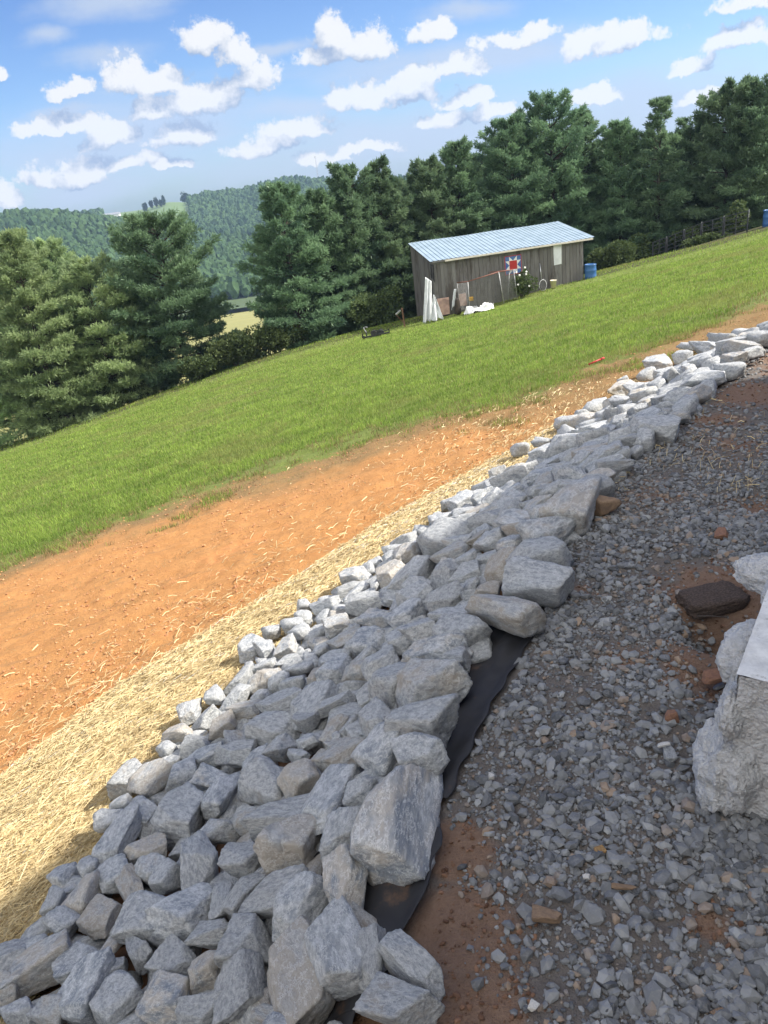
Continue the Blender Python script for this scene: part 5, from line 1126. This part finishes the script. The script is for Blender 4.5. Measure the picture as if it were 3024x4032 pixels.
GX, GY, GS = map(np.concatenate, (GX, GY, GS)); wm = (rng.random(len(GX)) < (.06+.3*dustat(GX, GY))).astype(float)*rng.uniform(.4, 1, len(GX))
scatter_stones('gravel', GX, GY, GS, np.clip(rng.normal(.42, .26, len(GX)), 0, 1), wm, 'blue-grey crushed stone gravel covering the drive', mGv)
# clods and crumbs on the orange dirt
mCl, k = mat('clay_clods'); t = k.attr('tint')
finish(k, k.new('ShaderNodeBsdfPrincipled', Base_Color=k.mix(t, (.33, .155, .07), (.56, .30, .14)), Roughness=.95))
n_ = 60000; R_ = np.exp(rng.uniform(math.log(2.2), math.log(13), n_)); a = rng.uniform(rad(-37), rad(33), n_); X_, Y_ = R_*np.sin(a), R_*np.cos(a)
s, t = crest(X_, Y_); dg_ = Y_-ygrass(X_); ok = (s > .5) & (dg_ < .3) & (Y_ > ystraw(X_)-.1) & (fbm((X_, Y_), 1.5, 3)+.25*rng.random(n_) > -.05); X_, Y_ = X_[ok], Y_[ok]
scatter_stones('dirt_clods', X_, Y_, (.003+.020*rng.random(len(X_))**6)*.8, rng.random(len(X_)), np.zeros(len(X_)), 'crumbs and clods of orange clay on the bare dirt', mCl, catn='soil')
n_ = 26000; Y_ = rng.uniform(.6, 6, n_); X_ = rng.uniform(-.4, .7*Y_+.3, n_); s, t = crest(X_, Y_); ok = (s < -.02) & (dustat(X_, Y_) > .3); X_, Y_ = X_[ok], Y_[ok]
mCl2, k = mat('brown_crumbs'); t = k.attr('tint'); finish(k, k.new('ShaderNodeBsdfPrincipled', Base_Color=k.mix(t, (.09, .045, .026), (.24, .135, .085)), Roughness=.95))
scatter_stones('soil_crumbs', X_, Y_, .003+.008*rng.random(len(X_))**3, rng.random(len(X_)), np.zeros(len(X_)), 'brown soil crumbs on the bare patches of the drive', mCl2, catn='soil')

# ------------------------------------------------------------------ straw and grass
def blades(name, X, Y, H, Wd, lean, azm, tint, m, label, cat, z0=0.0, curl=.3):
    n_ = len(X); Z = terr(X, Y, True)+z0; d = np.stack([np.cos(azm), np.sin(azm)], 1); sd = np.stack([-d[:, 1], d[:, 0]], 1)
    rnda = rng.uniform(0, 2*PI, n_); sd = np.stack([np.cos(rnda), np.sin(rnda)], 1) if curl >= 0 else sd
    h1 = H*.55; B = np.stack([X, Y, Z], 1); W2 = np.concatenate([sd*Wd[:, None]/2, np.zeros((n_, 1))], 1)
    m1 = B+np.concatenate([d*(h1*np.sin(lean*.6))[:, None], (h1*np.cos(lean*.6))[:, None]], 1)
    tp_ = m1+np.concatenate([d*(H*.45*np.sin(np.minimum(lean*1.5, 1.75)))[:, None], (H*.45*np.cos(np.minimum(lean*1.5, 1.75)))[:, None]], 1)
    V = np.stack([B-W2, B+W2, m1+W2*.8, tp_, m1-W2*.8], 1).reshape(-1, 3)
    b = (np.arange(n_)*5)[:, None]; Fq = np.concatenate([b+np.array([[0, 1, 2, 4]]), b+np.array([[4, 2, 3, 3]])], 0)
    # keep it simple: quads for the lower part, triangles as a second mesh face set
    q1 = b+np.array([[0, 1, 2]]); q2 = b+np.array([[0, 2, 4]]); q3 = b+np.array([[4, 2, 3]])
    Fq = np.concatenate([q1, q2, q3], 0); T = np.concatenate([tint, tint, tint])
    o = npmesh(name, V, Fq, m, attrs={'tint': ('FACE', T)}); return tag(o, label, cat, kind='stuff')
mGrass, k = mat('lawn_grass'); t = k.attr('tint')
geo = k.new('ShaderNodeNewGeometry').outputs['Position']
c = k.mix(k.ramp(t, 0, 1, False), (.105, .18, .028), (.38, .50, .10)); c = k.mix(k.math('MULTIPLY', k.ramp(k.noise(geo, 1.4, 5, .7), .45, .7), .55), c, (.10, .165, .025)); c = k.mix(k.math('MULTIPLY', k.ramp(k.noise(geo, .3, 5, .65), .5, .68), .7), c, (.26, .25, .09))
c = k.mix(k.ramp(t, 1.5, 1.55), c, k.mix(k.ramp(t, 2, 3, False), (.16, .11, .05), (.38, .30, .14)))
p_ = k.new('ShaderNodeBsdfPrincipled', Base_Color=c, Roughness=.6); k.set(p_.inputs['Specular IOR Level'], .3); tr_ = k.new('ShaderNodeBsdfTranslucent', Color=c)
finish(k, k.new('ShaderNodeMixShader', _0=.42, _1=p_.outputs[0], _2=tr_.outputs[0]))
n_ = 480000; R_ = np.exp(rng.uniform(math.log(6.5), math.log(45), n_)); a = rng.uniform(rad(-39), rad(33), n_); X_, Y_ = R_*np.sin(a), R_*np.cos(a)
dg_ = Y_-ygrass(X_)+.25+2.3*fbm((X_, Y_), .9, 4, .6)+.7*fbm((X_, Y_), 5, 2); s, t = crest(X_, Y_)
ok = (dg_ > -.15) & (Y_ < 43.5+.05*X_) & (rng.random(n_) < np.clip(.35+dg_*1.2, 0, 1)) & (s > .6)
loc = np.stack([X_-FL.x, Y_-FL.y]); la = loc[0]*fx.x+loc[1]*fx.y; lb = loc[0]*dx.x+loc[1]*dx.y; ok &= ~((la > 0) & (la < LEN) & (lb > -.1) & (lb < DEP))
X_, Y_, dg_ = X_[ok], Y_[ok], dg_[ok]; R_ = np.hypot(X_, Y_); n_ = len(X_)
cl = fbm((X_, Y_), 3.0, 3); row = .5+.5*np.sin((Y_-.9*X_)*5.0+2*fbm((X_, Y_), .7, 2))
H = (.035+.030*rng.random(n_)+.03*np.clip(cl, 0, 1))*(1+.012*R_)*(.85+.3*row); dry = (rng.random(n_) < np.clip(.75-dg_*1.0, .05, .8))
tint = np.clip(rng.normal(.45, .28, n_)+.5*cl, 0, 1); tint = np.where(dry, 2+rng.random(n_), tint)
blades('lawn_grass', X_, Y_, H, .0055*(R_/9)**.9, rng.uniform(.1, .9, n_), rng.uniform(0, 2*PI, n_), tint, mGrass, 'short green lawn grass on the hillside', 'grass')
# scattered dead grass on dirt near the lawn edge and beside the upper rocks
n_ = 60000; R_ = np.exp(rng.uniform(math.log(4), math.log(14), n_)); a = rng.uniform(rad(-35), rad(33), n_); X_, Y_ = R_*np.sin(a), R_*np.cos(a)
dg_ = Y_-ygrass(X_); s, t = crest(X_, Y_); w_ = fbm((X_, Y_*2.2), 1.6, 4)
ok = (s > .8) & (dg_ < .6) & (rng.random(n_) < np.clip(.02+w_*.9+np.clip((X_-.5)/4, 0, .5)+np.clip(1+dg_/1.8, 0, 1)*.75, 0, .95)) & (Y_ > ystraw(X_)-.2); X_, Y_, dg_ = X_[ok], Y_[ok], dg_[ok]; n_ = len(X_); R_ = np.hypot(X_, Y_)
blades('dead_grass', X_, Y_, rng.uniform(.025, .06, n_), .003*(R_/8), rng.uniform(1.0, 1.6, n_), rng.uniform(0, 2*PI, n_), np.where(rng.random(n_) < .25*np.clip(1+dg_/1.5, 0, 1), .3, 2+rng.random(n_)), mGrass, 'dead brown grass strewn over the orange dirt', 'dry grass', .004)
mStraw, k = mat('straw'); t = k.attr('tint'); geo = k.new('ShaderNodeNewGeometry').outputs['Position']
c = k.mix(k.ramp(t, 0, 1, False), (.36, .25, .11), (.82, .68, .38)); c = k.mix(k.ramp(k.noise(k.vec('MULTIPLY', geo, (1, 1, 1)), 4.5, 6, .7), .47, .66), c, k.mix(.5, c, (.30, .22, .11))); c = k.mix(k.ramp(t, 1.5, 1.55), c, (.70, .70, .68))
p_ = k.new('ShaderNodeBsdfPrincipled', Base_Color=c, Roughness=.55); tr_ = k.new('ShaderNodeBsdfTranslucent', Color=c); finish(k, k.new('ShaderNodeMixShader', _0=.2, _1=p_.outputs[0], _2=tr_.outputs[0]))
def straws(n_, cond, name, label, zl=.02, lmin=.04, lmax=.13, wmul=1.0):
    R_ = np.exp(rng.uniform(math.log(1.6), math.log(9.5), n_)); a = rng.uniform(rad(-50), rad(34), n_); X_, Y_ = R_*np.sin(a), R_*np.cos(a)
    s, t = crest(X_, Y_); ok = cond(X_, Y_, s, t); X_, Y_, s, t = X_[ok], Y_[ok], s[ok], t[ok]; n_ = len(X_); R_ = np.hypot(X_, Y_)
    tang = np.arctan2(Y_+.0, X_)*0+.95; az_ = np.where(rng.random(n_) < .62, tang+rng.normal(0, .35, n_), rng.uniform(0, PI, n_))
    L = rng.uniform(lmin, lmax, n_); dx_, dy_ = np.cos(az_)*L/2, np.sin(az_)*L/2; wd = .00068*wmul*np.maximum(1, R_/3.0)*rng.uniform(.7, 1.5, n_)
    hump = .02+.018*np.clip(fbm((X_, Y_), 4, 3), -1, 1); zl_ = zl*rng.random(n_)+hump*.6; tilt = rng.normal(0, .012, n_)
    A = np.stack([X_-dx_, Y_-dy_, terr(X_-dx_, Y_-dy_)+zl_-tilt], 1); B = np.stack([X_+dx_, Y_+dy_, terr(X_+dx_, Y_+dy_)+zl_+tilt], 1); Mi = (A+B)/2+np.stack([0*X_, 0*X_, rng.uniform(-.004, .012, n_)], 1)
    w = np.stack([-np.sin(az_)*wd, np.cos(az_)*wd, rng.normal(0, 1, n_)*wd], 1)
    V = np.stack([A-w, A+w, Mi+w, B+w, B-w, Mi-w], 1).reshape(-1, 3); b = (np.arange(n_)*6)[:, None]
    Fq = np.concatenate([b+np.array([[0, 1, 2, 5]]), b+np.array([[5, 2, 3, 4]])], 0); tt = rng.random(n_)**.8; T = np.concatenate([tt, tt])
    return V, Fq, T
V1_, Q1, T1 = straws(620000, lambda x, y, s, t: (y < ystraw(x)+.05*fbm((x, y), 3, 2)) & (s > smaxrock(t)-.22) & (s < 4), '', '')
V2_, Q2, T2 = straws(60000, lambda x, y, s, t: (s > .9) & (y < ygrass(x)) & (y > ystraw(x)-.1) & (rng.random(len(x)) < np.exp(-(y-ystraw(x))*1.1)*.55+np.clip(x/3, 0, .5)), '', '', .004, .03, .09)
V3_, Q3, T3 = straws(26000, lambda x, y, s, t: (s < 0) & (s > -.45-.1*x) & (y > 3.2) & (fbm((x, y), 2, 3) > -.05) & (rng.random(len(x)) < .5), '', '', .003, .03, .08)
# netting strands laid along the straw
NV, NQ = [], []; nvn = len(V1_)+len(V2_)+len(V3_)
for si in np.arange(1.15, 3.0, .045):
    tsm = np.arange(9.0, 16.5, .05); prev = None
    P_, D_ = zip(*[crest_at(t) for t in tsm]); P_ = np.array(P_); D_ = np.array(D_); s2 = si+.012*np.sin(tsm*7+si*40)+.01*rng.normal(0, 1, len(tsm)); X_ = P_[:, 0]-D_[:, 1]*s2; Y_ = P_[:, 1]+D_[:, 0]*s2
    Z_ = terr(X_, Y_)+.028+.012*fbm((X_, Y_), 4, 3)+.006*np.sin(tsm*30+si*9); R_ = np.hypot(X_, Y_); w = .0009*np.maximum(1, R_/3)
    for i in range(len(tsm)-1):
        if Y_[i] > ystraw(X_[i:i+1])[0] or Y_[i] < .3 or s2[i] < smaxrock(tsm[i])-.15: continue
        b = nvn+len(NV); NV += [(X_[i], Y_[i], Z_[i]-w[i]), (X_[i], Y_[i]+w[i], Z_[i]+w[i]), (X_[i+1], Y_[i+1]+w[i], Z_[i+1]+w[i]), (X_[i+1], Y_[i+1], Z_[i+1]-w[i])]; NQ.append((b, b+1, b+2, b+3))
NV = np.array(NV); NQ = np.array(NQ)
st_ = npmesh('straw_mat', np.concatenate([V1_, V2_, V3_, NV]), np.concatenate([Q1, Q2+len(V1_), Q3+len(V1_)+len(V2_), NQ]), mStraw, attrs={'tint': ('FACE', np.concatenate([T1, T2, T3, np.full(len(NQ), 2.0)]))})
tag(st_, 'golden straw under plastic netting spread along the foot of the rock bank', 'straw', kind='stuff')


# ------------------------------------------------------------------ the air
mz, k = mat('haze_air'); k.n.clear()
vol = k.new('ShaderNodeVolumePrincipled', Color=(.48, .68, 1.0, 1), Density=.00024, Anisotropy=.1)
k.new('ShaderNodeOutputMaterial', Volume=vol)
hz = MB().box((0, 520, 5), (3300, 2300, 270)).build('haze', mz)
tag(hz, 'pale blue summer haze filling the valley', 'haze', kind='stuff')
